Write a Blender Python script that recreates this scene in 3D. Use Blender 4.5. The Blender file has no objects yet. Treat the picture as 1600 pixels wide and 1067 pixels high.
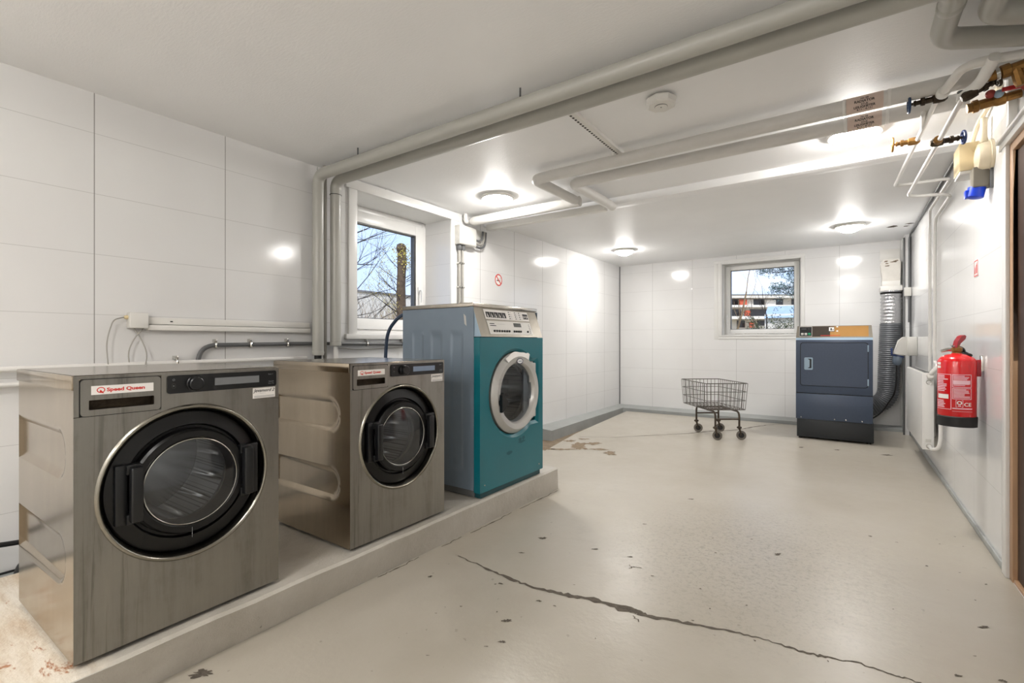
import bpy, bmesh, math, random
from mathutils import Vector, Matrix
random.seed(7)
PI = math.pi
SC = bpy.context.scene
COL = SC.collection

# ------------------------------------------------------------------ camera
CAM_H, FPX, YAW = 1.08, 744.0, math.radians(35.06)
cam = bpy.data.cameras.new('camera')
cam.sensor_fit = 'HORIZONTAL'; cam.sensor_width = 36.0; cam.lens = 36.0*FPX/1600.0
cam.clip_start = 0.02; cam.clip_end = 500
camo = bpy.data.objects.new('camera', cam); COL.objects.link(camo)
camo.location = (0, 0, CAM_H); camo.rotation_euler = (PI/2, 0, YAW)
SC.camera = camo
# pixel (1600x1067 frame) -> point where its sight line meets a plane of the room
FW = Vector((-math.sin(YAW), math.cos(YAW), 0)); RT = Vector((math.cos(YAW), math.sin(YAW), 0))
C0 = Vector((0, 0, CAM_H))
def ray(px, py): return FW + RT*((px-800)/FPX) + Vector((0, 0, (533.5-py)/FPX))
def atz(px, py, z=0.0): d = ray(px, py); return C0 + d*((z-CAM_H)/d.z)
def atx(px, py, X): d = ray(px, py); return C0 + d*(X/d.x)
def aty(px, py, Y): d = ray(px, py); return C0 + d*(Y/d.y)

# ------------------------------------------------------------------ materials
def new_mat(name):
    m = bpy.data.materials.new(name); m.use_nodes = True
    nt = m.node_tree; nt.nodes.clear()
    out = nt.nodes.new('ShaderNodeOutputMaterial'); p = nt.nodes.new('ShaderNodeBsdfPrincipled')
    nt.links.new(p.outputs[0], out.inputs[0])
    return m, nt, p, out
def lin(c):
    return tuple(((v/255.0)/12.92 if v/255.0 <= .04045 else ((v/255.0+.055)/1.055)**2.4) for v in c)
def nz(nt, scale, detail=3, rough=.55, vec=None, dist=0.0):
    n = nt.nodes.new('ShaderNodeTexNoise'); n.inputs['Scale'].default_value = scale
    n.inputs['Detail'].default_value = detail; n.inputs['Roughness'].default_value = rough
    n.inputs['Distortion'].default_value = dist
    if vec is not None: nt.links.new(vec, n.inputs['Vector'])
    return n
def ramp(nt, fac, stops):
    r = nt.nodes.new('ShaderNodeValToRGB'); e = r.color_ramp.elements
    while len(e) < len(stops): e.new(.5)
    for k, (p, c) in enumerate(stops):
        e[k].position = p; e[k].color = (c[0], c[1], c[2], 1) if not isinstance(c, (int, float)) else (c, c, c, 1)
    nt.links.new(fac, r.inputs[0]); return r
def objvec(nt, scale=(1, 1, 1)):
    t = nt.nodes.new('ShaderNodeTexCoord'); m = nt.nodes.new('ShaderNodeMapping')
    m.inputs['Scale'].default_value = scale
    nt.links.new(t.outputs['Object'], m.inputs['Vector']); return m.outputs[0]
def mth(nt, op, a, b=None, c=None):
    n = nt.nodes.new('ShaderNodeMath'); n.operation = op
    for i, v in enumerate((a, b, c)):
        if v is None: continue
        if isinstance(v, (int, float)): n.inputs[i].default_value = v
        else: nt.links.new(v, n.inputs[i])
    return n.outputs[0]
def mixc(nt, fac, a, b):
    n = nt.nodes.new('ShaderNodeMix'); n.data_type = 'RGBA'
    for s, v in ((n.inputs[0], fac), (n.inputs[6], a), (n.inputs[7], b)):
        if isinstance(v, (int, float)): s.default_value = v
        elif isinstance(v, tuple): s.default_value = (v[0], v[1], v[2], 1)
        else: nt.links.new(v, s)
    return n.outputs[2]
def bump(nt, p, h, strength, dist=.01):
    b = nt.nodes.new('ShaderNodeBump'); b.inputs['Strength'].default_value = strength; b.inputs['Distance'].default_value = dist
    nt.links.new(h, b.inputs['Height']); nt.links.new(b.outputs[0], p.inputs['Normal'])
def M(name, rgb, rough=.5, metal=0.0, var=.08, vscale=6, bmp=0.0, bscale=40, spec=None, coat=0.0, stretch=(1, 1, 1), rvar=0.0):
    m, nt, p, out = new_mat(name)
    c = lin(rgb); v = objvec(nt, stretch)
    n = nz(nt, vscale, 4, .6, v)
    r = ramp(nt, n.outputs[0], [(.3, tuple(x*(1-var) for x in c)), (.7, tuple(min(1, x*(1+var)) for x in c))])
    nt.links.new(r.outputs[0], p.inputs['Base Color'])
    p.inputs['Roughness'].default_value = rough; p.inputs['Metallic'].default_value = metal
    if rvar:
        rr = ramp(nt, n.outputs[0], [(.3, rough-rvar), (.7, rough+rvar)]); nt.links.new(rr.outputs[0], p.inputs['Roughness'])
    if spec is not None: p.inputs['Specular IOR Level'].default_value = spec
    if coat: p.inputs['Coat Weight'].default_value = coat; p.inputs['Coat Roughness'].default_value = .08
    if bmp:
        n2 = nz(nt, bscale, 4, .6, v); bump(nt, p, n2.outputs[0], bmp)
    return m
def emis(name, rgb, strength):
    m, nt, p, out = new_mat(name)
    p.inputs['Base Color'].default_value = (.8, .8, .78, 1); p.inputs['Roughness'].default_value = .4
    p.inputs['Emission Color'].default_value = (*rgb, 1); p.inputs['Emission Strength'].default_value = strength
    return m
def glass_mat(name, tint=(1, 1, 1), refl=.04, rough=.0, fog=0.0, fogc=(.8, .8, .8)):
    m = bpy.data.materials.new(name); m.use_nodes = True; nt = m.node_tree; nt.nodes.clear()
    out = nt.nodes.new('ShaderNodeOutputMaterial'); t = nt.nodes.new('ShaderNodeBsdfTransparent')
    g = nt.nodes.new('ShaderNodeBsdfGlossy'); g.inputs['Roughness'].default_value = rough
    t.inputs[0].default_value = (*tint, 1)
    f = nt.nodes.new('ShaderNodeLayerWeight'); f.inputs[0].default_value = .5
    a = mth(nt, 'MULTIPLY_ADD', mth(nt, 'POWER', f.outputs['Facing'], 5.0), .8, refl)
    mx = nt.nodes.new('ShaderNodeMixShader'); nt.links.new(a, mx.inputs[0])
    nt.links.new(t.outputs[0], mx.inputs[1]); nt.links.new(g.outputs[0], mx.inputs[2])
    if fog:
        d = nt.nodes.new('ShaderNodeBsdfDiffuse'); d.inputs[0].default_value = (*fogc, 1)
        m2 = nt.nodes.new('ShaderNodeMixShader'); m2.inputs[0].default_value = fog
        nt.links.new(mx.outputs[0], m2.inputs[1]); nt.links.new(d.outputs[0], m2.inputs[2])
        nt.links.new(m2.outputs[0], out.inputs[0])
    else: nt.links.new(mx.outputs[0], out.inputs[0])
    return m
def panel_mat(name, axis, off, step, zoff, zstep=.30, vstr=.75):
    """glossy white wet-room panel: grooves every `step` along axis and every `zstep` up"""
    m, nt, p, out = new_mat(name)
    g = nt.nodes.new('ShaderNodeTexCoord'); s = nt.nodes.new('ShaderNodeSeparateXYZ'); nt.links.new(g.outputs['Object'], s.inputs[0])
    def line(coord, o, st, w):
        f = mth(nt, 'FRACT', mth(nt, 'DIVIDE', mth(nt, 'SUBTRACT', coord, o-st*50), st))
        d = mth(nt, 'ABSOLUTE', mth(nt, 'SUBTRACT', f, .5))
        return mth(nt, 'GREATER_THAN', d, .5-w/st)
    lv = line(s.outputs[axis], off, step, .0022)
    lh = line(s.outputs[2], zoff, zstep, .0013)
    n = nz(nt, 1.3, 3, .5, g.outputs['Object'])
    base = ramp(nt, n.outputs[0], [(.3, lin((222, 221, 220))), (.7, lin((228, 228, 227)))]).outputs[0]
    c = mixc(nt, mth(nt, 'MULTIPLY', lh, .42), base, lin((150, 148, 145)))
    c = mixc(nt, mth(nt, 'MULTIPLY', lv, vstr), c, lin((120, 118, 114)))
    nt.links.new(c, p.inputs['Base Color'])
    p.inputs['Roughness'].default_value = .13; p.inputs['Specular IOR Level'].default_value = .5
    n2 = nz(nt, 2.2, 2, .4, g.outputs['Object'])
    bump(nt, p, mth(nt, 'SUBTRACT', mth(nt, 'MULTIPLY', n2.outputs[0], .5), mth(nt, 'MULTIPLY', mth(nt, 'MAXIMUM', lv, lh), .12)), .12, .02)
    return m

MT = {}
MT['panel_left'] = panel_mat('white_panel_left', 1, .745, .61, 1.215)
MT['panel_back'] = panel_mat('white_panel_back', 0, -.07, .61, 1.265, .306, .42)
MT['panel_right'] = panel_mat('white_panel_right', 1, 3.84, .61, 1.24, .30, .3)

def ceiling_mat():
    m, nt, p, out = new_mat('painted_ceiling')
    v = objvec(nt)
    n = nz(nt, 1.1, 4, .6, v)
    c = ramp(nt, n.outputs[0], [(.3, lin((238, 238, 238))), (.75, lin((245, 245, 245)))]).outputs[0]
    v2 = objvec(nt, (40, 110, 60)); n2 = nz(nt, 1, 5, .65, v2)
    n3 = nz(nt, 3, 3, .6, v)
    nt.links.new(c, p.inputs['Base Color']); p.inputs['Roughness'].default_value = .5; p.inputs['Specular IOR Level'].default_value = .35
    bump(nt, p, mth(nt, 'ADD', n2.outputs[0], mth(nt, 'MULTIPLY', n3.outputs[0], 1.2)), .22, .006)
    return m
MT['ceiling'] = ceiling_mat()
def floor_mat():
    m, nt, p, out = new_mat('painted_concrete_floor')
    v = objvec(nt)
    a = nz(nt, 1.1, 6, .62, v); b = nz(nt, 7, 6, .7, v); d = nz(nt, 60, 3, .6, v)
    c = ramp(nt, a.outputs[0], [(.25, lin((166, 158, 143))), (.5, lin((175, 168, 155))), (.8, lin((183, 177, 166)))]).outputs[0]
    dirt = ramp(nt, mth(nt, 'MULTIPLY', a.outputs[0], b.outputs[0]), [(.33, 0.0), (.50, .25)]).outputs[0]
    c = mixc(nt, dirt, c, lin((132, 122, 108)))
    # scuffed, worn band
    t = nt.nodes.new('ShaderNodeTexCoord'); s = nt.nodes.new('ShaderNodeSeparateXYZ'); nt.links.new(t.outputs['Object'], s.inputs[0])
    dx = mth(nt, 'DIVIDE', mth(nt, 'ADD', s.outputs[0], .42), .75); dy = mth(nt, 'DIVIDE', mth(nt, 'SUBTRACT', s.outputs[1], 2.7), 1.0)
    rr = mth(nt, 'ADD', mth(nt, 'MULTIPLY', dx, dx), mth(nt, 'MULTIPLY', dy, dy))
    msk = mth(nt, 'MULTIPLY', ramp(nt, rr, [(.0, 1.0), (1.0, 0.0)]).outputs[0], ramp(nt, nz(nt, 46, 9, .85, v, .5).outputs[0], [(.50, 0.0), (.59, .6)]).outputs[0])
    c = mixc(nt, msk, c, lin((120, 114, 104)))
    spk = ramp(nt, nz(nt, 34, 2, .5, v).outputs[0], [(.72, 0.0), (.76, .45)]).outputs[0]
    c = mixc(nt, spk, c, lin((120, 112, 100)))
    nt.links.new(c, p.inputs['Base Color'])
    r = ramp(nt, b.outputs[0], [(.3, .285), (.7, .36)]).outputs[0]; nt.links.new(r, p.inputs['Roughness'])
    n2 = nz(nt, 16, 5, .6, v)
    bump(nt, p, mth(nt, 'ADD', n2.outputs[0], mth(nt, 'MULTIPLY', d.outputs[0], .25)), .16, .01)
    return m
MT['floor'] = floor_mat()
MT['crack'] = M('bare_concrete_in_cracks', (92, 84, 74), .85, var=.25, vscale=40, bmp=.4, bscale=120)
def plinth_mat():
    m, nt, p, out = new_mat('painted_concrete_plinth')
    v = objvec(nt)
    a = nz(nt, 3.0, 6, .65, v); b = nz(nt, 26, 5, .7, v)
    c = ramp(nt, a.outputs[0], [(.3, lin((172, 166, 155))), (.7, lin((192, 187, 178)))]).outputs[0]
    c = mixc(nt, ramp(nt, b.outputs[0], [(.68, 0.0), (.72, .8)]).outputs[0], c, lin((98, 90, 80)))
    # bare stretch left of the first washer: raw plaster with rust stains
    t = nt.nodes.new('ShaderNodeTexCoord'); s = nt.nodes.new('ShaderNodeSeparateXYZ'); nt.links.new(t.outputs['Object'], s.inputs[0])
    k = mth(nt, 'ADD', s.outputs[1], mth(nt, 'MULTIPLY', mth(nt, 'SUBTRACT', a.outputs[0], .5), .35))
    bare = ramp(nt, k, [(.40, 1.0), (.46, 0.0)]).outputs[0]
    edge = ramp(nt, mth(nt, 'MULTIPLY', s.outputs[0], -1), [(0.0, 0.0), (1.0, 1.0)])
    top = mth(nt, 'GREATER_THAN', s.outputs[2], .145)
    v2 = objvec(nt, (3, 14, 1)); w = nz(nt, 1.6, 6, .7, v2)
    raw = ramp(nt, w.outputs[0], [(.3, lin((186, 166, 142))), (.5, lin((210, 200, 184))), (.75, lin((230, 224, 214)))]).outputs[0]
    rust = ramp(nt, nz(nt, 4.2, 5, .7, objvec(nt, (1, 1.9, 1)), .4).outputs[0], [(.585, 0.0), (.63, .95)]).outputs[0]
    raw = mixc(nt, rust, raw, lin((156, 96, 48)))
    c = mixc(nt, mth(nt, 'MULTIPLY', bare, top), c, raw)
    nt.links.new(c, p.inputs['Base Color']); p.inputs['Roughness'].default_value = .42
    bump(nt, p, mth(nt, 'ADD', a.outputs[0], b.outputs[0]), .5, .012)
    return m
MT['chip'] = M('chipped_floor_paint', (134, 117, 95), .8, var=.2, vscale=30)
MT['plinth'] = plinth_mat()
MT['curb'] = M('grey_painted_curb', (160, 163, 161), .4, var=.08, vscale=5, bmp=.2)
MT['gutter'] = M('dirty_gutter', (132, 116, 96), .7, var=.25, vscale=10, bmp=.4)
MT['slab_edge'] = M('worn_slab_edge', (165, 156, 142), .6, var=.15, vscale=14, bmp=.3)
MT['white'] = M('white_painted_wood', (226, 225, 222), .3, var=.02)
MT['whiteplastic'] = M('white_plastic', (224, 222, 217), .35, var=.02)
MT['greyplastic'] = M('light_grey_plastic', (198, 196, 190), .4, var=.03)
MT['beigeplastic'] = M('beige_plastic', (214, 196, 156), .42, var=.04)
MT['aged'] = M('aged_white_plastic', (228, 214, 186), .4, var=.06, vscale=9)
MT['greypipe'] = M('grey_painted_pipe_lagging', (172, 171, 164), .3, var=.03, vscale=4)
MT['whitelag'] = M('white_pipe_lagging', (214, 212, 208), .38, var=.03, vscale=12, bmp=.18, bscale=30)
MT['whitepipe'] = M('white_painted_pipe', (226, 224, 220), .28, var=.02)
MT['brass'] = M('weathered_brass', (140, 104, 58), .45, .85, var=.35, vscale=18, bmp=.3, bscale=60)
MT['darkbrass'] = M('tarnished_brass', (62, 52, 40), .5, .7, var=.4, vscale=22, bmp=.4, bscale=60)
MT['orangebrass'] = M('orange_brass', (190, 128, 48), .4, .6, var=.2, vscale=18)
MT['bluepaint'] = M('blue_valve_wheel', (22, 58, 98), .35, var=.1)
MT['redpaint'] = M('red_lever', (168, 20, 22), .35, var=.1)
MT['dullred'] = M('dull_red_handle', (158, 62, 54), .5, var=.15)
MT['bluecap'] = M('blue_plastic', (8, 58, 196), .35, var=.05)
MT['darkblue'] = M('dark_blue_plastic', (30, 52, 104), .4, var=.08)
MT['greymid'] = M('mid_grey_plastic', (116, 110, 98), .45, var=.06)
MT['black'] = M('black_plastic', (14, 15, 17), .3, var=.1)
MT['blackgloss'] = M('black_gloss_plastic', (9, 9, 10), .3, var=.1, spec=.4)
MT['blackmatte'] = M('black_rubber', (22, 22, 23), .6, var=.15)
MT['darkgap'] = M('dark_gap', (10, 10, 10), .7, var=.1)
MT['chrome'] = M('chrome', (205, 203, 198), .16, 1.0, var=.05)
MT['silver'] = M('silver_plastic', (194, 192, 188), .32, .35, var=.04)
MT['greycable'] = M('grey_cable', (158, 155, 148), .5, var=.05)
MT['darkcable'] = M('dark_grey_conduit', (94, 95, 96), .42, var=.05)
MT['blackcable'] = M('black_cable', (16, 16, 17), .45, var=.1)
MT['hoseblue'] = M('dark_blue_hose', (40, 58, 80), .4, var=.08)
MT['inkblack'] = M('black_ink', (22, 22, 24), .6, var=.05)
MT['inkred'] = M('red_ink', (206, 38, 22), .5, var=.05)
MT['inkgrey'] = M('grey_ink', (150, 152, 154), .5, var=.05)
MT['paper'] = M('white_sticker', (236, 232, 228), .4, var=.03)
MT['pinkpaper'] = M('aged_label_paper', (212, 192, 180), .5, var=.05, vscale=14)
MT['greenbtn'] = M('green_button', (40, 168, 120), .4, var=.05)
MT['lcd'] = M('grey_screen', (118, 120, 122), .25, var=.08, vscale=5)
MT['lcdblue'] = M('blue_grey_screen', (128, 144, 168), .25, var=.08, vscale=5)
MT['lcddark'] = M('dark_screen', (52, 52, 46), .25, var=.05)
MT['rubbergrey'] = M('worn_grey_tyre', (106, 100, 92), .6, var=.2, vscale=30)
MT['wire'] = M('dull_steel_wire', (96, 90, 84), .35, .8, var=.2, vscale=30)
MT['cartsteel'] = M('dark_cart_tube', (72, 62, 52), .38, .6, var=.3, vscale=24)
MT['ductgrey'] = M('dark_grey_flex_duct', (100, 103, 107), .42, .2, var=.08)
MT['plugblue'] = M('grey_blue_plug', (112, 124, 138), .4)
MT['foil'] = M('crinkled_foil', (206, 206, 208), .22, .95, var=.08, vscale=30, bmp=.7, bscale=60)
MT['worncream'] = M('worn_cream_box', (214, 210, 202), .45, var=.06, vscale=14)
MT['extred'] = M('red_gloss_paint', (206, 12, 20), .22, var=.04, coat=.4)
MT['extpink'] = M('pale_print', (240, 196, 206), .5, var=.04)
MT['darkred'] = M('dark_red_plastic', (140, 16, 30), .3, var=.06)
MT['teal'] = M('teal_painted_steel', (8, 104, 116), .3, var=.03, coat=.15)
MT['tealdark'] = M('dark_teal_skirt', (10, 62, 68), .4)
MT['greysteel'] = M('blue_grey_painted_steel', (122, 136, 150), .28, .15, var=.04, coat=.15)
MT['navy'] = M('graphite_blue_paint', (62, 74, 94), .36, .1, var=.05, vscale=60)
MT['navydark'] = M('black_base_paint', (26, 30, 34), .45, var=.06)
MT['lightblue'] = M('light_blue_plastic', (150, 172, 190), .35, var=.05)
MT['bronze'] = M('bronze_film', (176, 132, 76), .3, .55, var=.06, stretch=(1, 1, 1))
MT['darkbronze'] = M('dark_brown_film', (66, 58, 50), .3, .4, var=.06)
def steel(name, rgb, rough, dirt=.5, stretch=(60, 60, 1.5)):
    m, nt, p, out = new_mat(name)
    v = objvec(nt); vs = objvec(nt, stretch)
    c0 = lin(rgb)
    a = nz(nt, 5, 6, .7, v); b = nz(nt, 1, 4, .6, vs); st = nz(nt, 1, 5, .7, objvec(nt, (22, 22, 1.8)))
    f = mth(nt, 'ADD', mth(nt, 'MULTIPLY', a.outputs[0], .4), mth(nt, 'MULTIPLY', st.outputs[0], .6))
    c = ramp(nt, f, [(.32, tuple(x*(1-dirt) for x in c0)), (.5, c0), (.7, tuple(x*1.12 for x in c0))]).outputs[0]
    nt.links.new(c, p.inputs['Base Color']); p.inputs['Metallic'].default_value = 1.0
    if name == 'brushed_stained_steel':      # runs of old detergent down the left of the front
        t = nt.nodes.new('ShaderNodeTexCoord'); s = nt.nodes.new('ShaderNodeSeparateXYZ'); nt.links.new(t.outputs['Object'], s.inputs[0])
        band = ramp(nt, s.outputs[0], [(.0, 1.0), (.12, .9), (.2, 0.0)]).outputs[0]
        run = ramp(nt, nz(nt, 1, 4, .65, objvec(nt, (75, 75, 2.2)), .6).outputs[0], [(.55, 0.0), (.70, .5)]).outputs[0]
        c = mixc(nt, mth(nt, 'MULTIPLY', band, run), c, tuple(x*.3 for x in c0))
        nt.links.new(c, p.inputs['Base Color'])
    r = ramp(nt, a.outputs[0], [(.3, rough+.05), (.7, rough)]).outputs[0]; nt.links.new(r, p.inputs['Roughness'])
    bump(nt, p, b.outputs[0], .05, .002)
    return m
MT['steel'] = steel('brushed_stained_steel', (150, 147, 141), .29, .32)
MT['steelside'] = steel('brushed_steel_side', (172, 160, 143), .16, .08)
MT['steeltop'] = steel('steel_lid', (188, 182, 172), .17, .12)
MT['steelbezel'] = steel('steel_fascia', (146, 140, 130), .29, .1)
MT['porthole'] = steel('porthole_steel', (150, 146, 136), .2, .15)
def drum_mat():
    m, nt, p, out = new_mat('perforated_drum_steel')
    v = objvec(nt, (95, 95, 95)); w = nt.nodes.new('ShaderNodeTexVoronoi'); w.inputs['Randomness'].default_value = 0.0; w.inputs['Scale'].default_value = 1.0
    nt.links.new(v, w.inputs['Vector'])
    c = ramp(nt, w.outputs['Distance'], [(.26, (.02, .02, .02)), (.34, (.62, .61, .6))]).outputs[0]
    nt.links.new(c, p.inputs['Base Color']); p.inputs['Metallic'].default_value = .9; p.inputs['Roughness'].default_value = .3
    return m
MT['drum'] = drum_mat()
MT['drumsteel'] = M('drum_steel', (170, 170, 170), .25, .95, var=.08)
MT['doorglass'] = glass_mat('door_glass', (.80, .84, .88), .08, .03, .02, (.5, .55, .62))
MT['doorglassdark'] = glass_mat('smoked_door_glass', (.5, .54, .58), .06, .03, .0)
MT['pane'] = glass_mat('window_glass', (.98, .99, 1), .0)
MT['lamp'] = emis('lit_opal_dome', (1.0, .97, .935), 124.0)
def wood_mat():
    m, nt, p, out = new_mat('dark_brown_wood')
    v = objvec(nt, (30, 30, 2.2)); n = nz(nt, 1.4, 6, .7, v, 1.0)
    c = ramp(nt, n.outputs[0], [(.3, lin((36, 23, 16))), (.55, lin((66, 43, 30))), (.75, lin((92, 62, 44)))]).outputs[0]
    nt.links.new(c, p.inputs['Base Color']); p.inputs['Roughness'].default_value = .5; p.inputs['Specular IOR Level'].default_value = .25; bump(nt, p, n.outputs[0], .2)
    return m
MT['wood'] = wood_mat()
MT['tanwood'] = M('tan_wood', (176, 140, 108), .45, var=.12, vscale=3, stretch=(20, 20, 1.5))
MT['bark'] = M('tree_bark', (96, 80, 64), .85, var=.35, vscale=14, bmp=.5, bscale=30)
MT['twig'] = M('dark_twig', (62, 54, 48), .8, var=.25)
MT['leafbud'] = M('young_yellow_leaves', (186, 170, 84), .6, var=.2, vscale=4)
MT['needle'] = M('blue_green_needles', (112, 132, 130), .6, var=.2, vscale=4)
MT['render'] = M('white_render', (226, 222, 214), .7, var=.03)
MT['facade'] = M('pale_facade', (232, 226, 216), .7, var=.04)
MT['facadered'] = M('red_balcony_panel', (202, 92, 62), .6, var=.06)
MT['darkopen'] = M('dark_window_glass', (70, 68, 70), .25, var=.15, vscale=.6)
MT['roofgrey'] = M('grey_roof_edge', (128, 128, 128), .6, var=.05)
MT['ground'] = M('spring_ground', (150, 134, 100), .9, var=.3, vscale=1.2)
MT['shrub'] = M('dry_shrub_twigs', (150, 126, 96), .8, var=.3)
MT['evergreen'] = M('dark_evergreen_leaves', (86, 92, 62), .7, var=.3, vscale=3)
MT['carblue'] = M('pale_blue_roof', (172, 192, 216), .4, var=.12, vscale=3)

# ------------------------------------------------------------------ mesh builder
class MB:
    def __init__(s): s.bm = bmesh.new(); s.mats = []
    def mi(s, mat):
        if mat not in s.mats: s.mats.append(mat)
        return s.mats.index(mat)
    def add(s, verts, faces, mat):
        k = s.mi(mat); vs = [s.bm.verts.new(v) for v in verts]; out = []
        for f in faces:
            try: fc = s.bm.faces.new([vs[i] for i in f]); fc.material_index = k; out.append(fc)
            except ValueError: pass
        return vs, out
    def box(s, a, b, mat, bev=0.0, seg=2, mtx=None):
        (x0, y0, z0), (x1, y1, z1) = a, b
        x0, x1 = min(x0, x1), max(x0, x1); y0, y1 = min(y0, y1), max(y0, y1); z0, z1 = min(z0, z1), max(z0, z1)
        V = [Vector(p) for p in ((x0,y0,z0),(x1,y0,z0),(x1,y1,z0),(x0,y1,z0),(x0,y0,z1),(x1,y0,z1),(x1,y1,z1),(x0,y1,z1))]
        if mtx is not None: V = [mtx @ v for v in V]
        vs, fs = s.add(V, [(0,3,2,1),(4,5,6,7),(0,1,5,4),(1,2,6,5),(2,3,7,6),(3,0,4,7)], mat)
        if bev:
            es = list({e for f in fs for e in f.edges})
            r = bmesh.ops.bevel(s.bm, geom=es, offset=bev, segments=seg, profile=.5, affect='EDGES', clamp_overlap=True)
            k = s.mi(mat)
            for f in r['faces']: f.material_index = k
        return s
    def sweep(s, path, r, mat, seg=14, caps=True, closed=False):
        P = [Vector(p) for p in path]; n = len(P)
        R = r if isinstance(r, (list, tuple)) else [r]*n
        T = []
        for i in range(n):
            if closed: d = P[(i+1) % n]-P[i-1]
            else: d = P[min(i+1, n-1)]-P[max(i-1, 0)]
            T.append(d.normalized() if d.length > 1e-9 else Vector((0, 0, 1)))
        u = T[0].orthogonal().normalized(); rings = []; V = []; F = []
        for i in range(n):
            if i: 
                q = T[i-1].rotation_difference(T[i]); u = (q @ u); u = (u-T[i]*u.dot(T[i])).normalized()
            w = T[i].cross(u)
            for k in range(seg):
                a = 2*PI*k/seg; V.append(P[i]+(u*math.cos(a)+w*math.sin(a))*R[i])
        m = n if closed else n-1
        for i in range(m):
            j = (i+1) % n
            for k in range(seg):
                F.append((i*seg+k, i*seg+(k+1) % seg, j*seg+(k+1) % seg, j*seg+k))
        if caps and not closed:
            F.append(tuple(reversed(range(seg)))); F.append(tuple((n-1)*seg+k for k in range(seg)))
        s.add(V, F, mat); return s
    def cyl(s, a, b, r, mat, seg=24, r2=None):
        return s.sweep([a, b], [r, r if r2 is None else r2], mat, seg)
    def lathe(s, prof, origin, axis, mat, seg=32, cap0=True, cap1=True):
        """prof: (distance along axis, radius)"""
        ax = Vector(axis).normalized(); u = ax.orthogonal().normalized(); w = ax.cross(u); o = Vector(origin)
        V = []; F = []; n = len(prof)
        for d, r in prof:
            for k in range(seg):
                a = 2*PI*k/seg; V.append(o+ax*d+(u*math.cos(a)+w*math.sin(a))*r)
        for i in range(n-1):
            for k in range(seg): F.append((i*seg+k, i*seg+(k+1) % seg, (i+1)*seg+(k+1) % seg, (i+1)*seg+k))
        if cap0 and prof[0][1] > 1e-5: F.append(tuple(reversed(range(seg))))
        if cap1 and prof[-1][1] > 1e-5: F.append(tuple((n-1)*seg+k for k in range(seg)))
        s.add(V, F, mat); return s
    def prism(s, pts, depth, mat, mp=lambda x, y, d: (x, d, y)):
        """outline pts (x,y) counter-clockwise, extruded by depth; mp maps (x, y, d) to space"""
        n = len(pts)
        V = [Vector(mp(x, y, 0)) for x, y in pts]+[Vector(mp(x, y, depth)) for x, y in pts]
        F = [tuple(range(n)), tuple(reversed(range(n, 2*n)))]+[(i, i+n, (i+1) % n+n, (i+1) % n) for i in range(n)]
        s.add(V, F, mat); return s
    def ringplate(s, outer, inner, d0, d1, mat, mp=lambda x, y, d: (x, d, y)):
        """two outlines with the same count: a frame from d0 (front) to d1 (back)"""
        n = len(outer)
        V = []
        for d in (d0, d1):
            V += [Vector(mp(x, y, d)) for x, y in outer]; V += [Vector(mp(x, y, d)) for x, y in inner]
        F = []
        for i in range(n):
            j = (i+1) % n
            F += [(i, j, n+j, n+i), (2*n+i, 3*n+i, 3*n+j, 2*n+j), (i, 2*n+i, 2*n+j, j), (n+i, n+j, 3*n+j, 3*n+i)]
        s.add(V, F, mat); return s
    def flat(s, prims, mp, mat):
        for V, F in prims: s.add([Vector(mp(x, y)) for x, y in V], F, mat)
        return s
    def sphere(s, c, r, mat, u=14, v=8, sc=(1, 1, 1)):
        pr = []
        V = []; F = []
        for i in range(v+1):
            t = PI*i/v
            for k in range(u):
                a = 2*PI*k/u
                V.append(Vector(c)+Vector((math.sin(t)*math.cos(a)*r*sc[0], math.sin(t)*math.sin(a)*r*sc[1], math.cos(t)*r*sc[2])))
        for i in range(v):
            for k in range(u): F.append((i*u+k, (i+1)*u+k, (i+1)*u+(k+1) % u, i*u+(k+1) % u))
        s.add(V, F, mat); return s
    def build(s, name, parent=None, sharp=38, loc=None, normals=True):
        bmesh.ops.remove_doubles(s.bm, verts=s.bm.verts, dist=1e-6)
        if normals: bmesh.ops.recalc_face_normals(s.bm, faces=s.bm.faces)
        me = bpy.data.meshes.new(name); s.bm.to_mesh(me); s.bm.free()
        for m in s.mats: me.materials.append(m)
        me.polygons.foreach_set('use_smooth', [True]*len(me.polygons))
        me.set_sharp_from_angle(angle=math.radians(sharp))
        o = bpy.data.objects.new(name, me); COL.objects.link(o)
        if parent is not None: o.parent = parent
        if loc is not None:
            o.location = loc
        return o
def fillet(path, r, n=8):
    P = [Vector(p) for p in path]; out = [P[0]]
    for i in range(1, len(P)-1):
        a, b, c = P[i-1], P[i], P[i+1]
        d1 = (a-b); d2 = (c-b); l = min(r, d1.length*.48, d2.length*.48)
        p0 = b+d1.normalized()*l; p1 = b+d2.normalized()*l
        for k in range(n+1):
            t = k/n; out.append(p0*(1-t)**2+b*2*t*(1-t)+p1*t*t)
    out.append(P[-1]); return out
def rrect(x0, y0, x1, y1, r, n=5):
    pts = []
    for cx, cy, a0 in ((x1-r, y0+r, -PI/2), (x1-r, y1-r, 0), (x0+r, y1-r, PI/2), (x0+r, y0+r, PI)):
        for k in range(n+1):
            a = a0+PI/2*k/n; pts.append((cx+r*math.cos(a), cy+r*math.sin(a)))
    return pts
def circ(cx, cy, r, n=48, ry=None): return [(cx+r*math.cos(2*PI*k/n), cy+(ry or r)*math.sin(2*PI*k/n)) for k in range(n)]
def rect2(x0, y0, x1, y1, nx=1):
    V = []; F = []
    for i in range(nx+1):
        x = x0+(x1-x0)*i/nx; V += [(x, y0), (x, y1)]
    for i in range(nx): F.append((2*i, 2*i+2, 2*i+3, 2*i+1))
    return [(V, F)]
def poly2(pts): return [(list(pts), [tuple(range(len(pts)))])]
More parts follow.
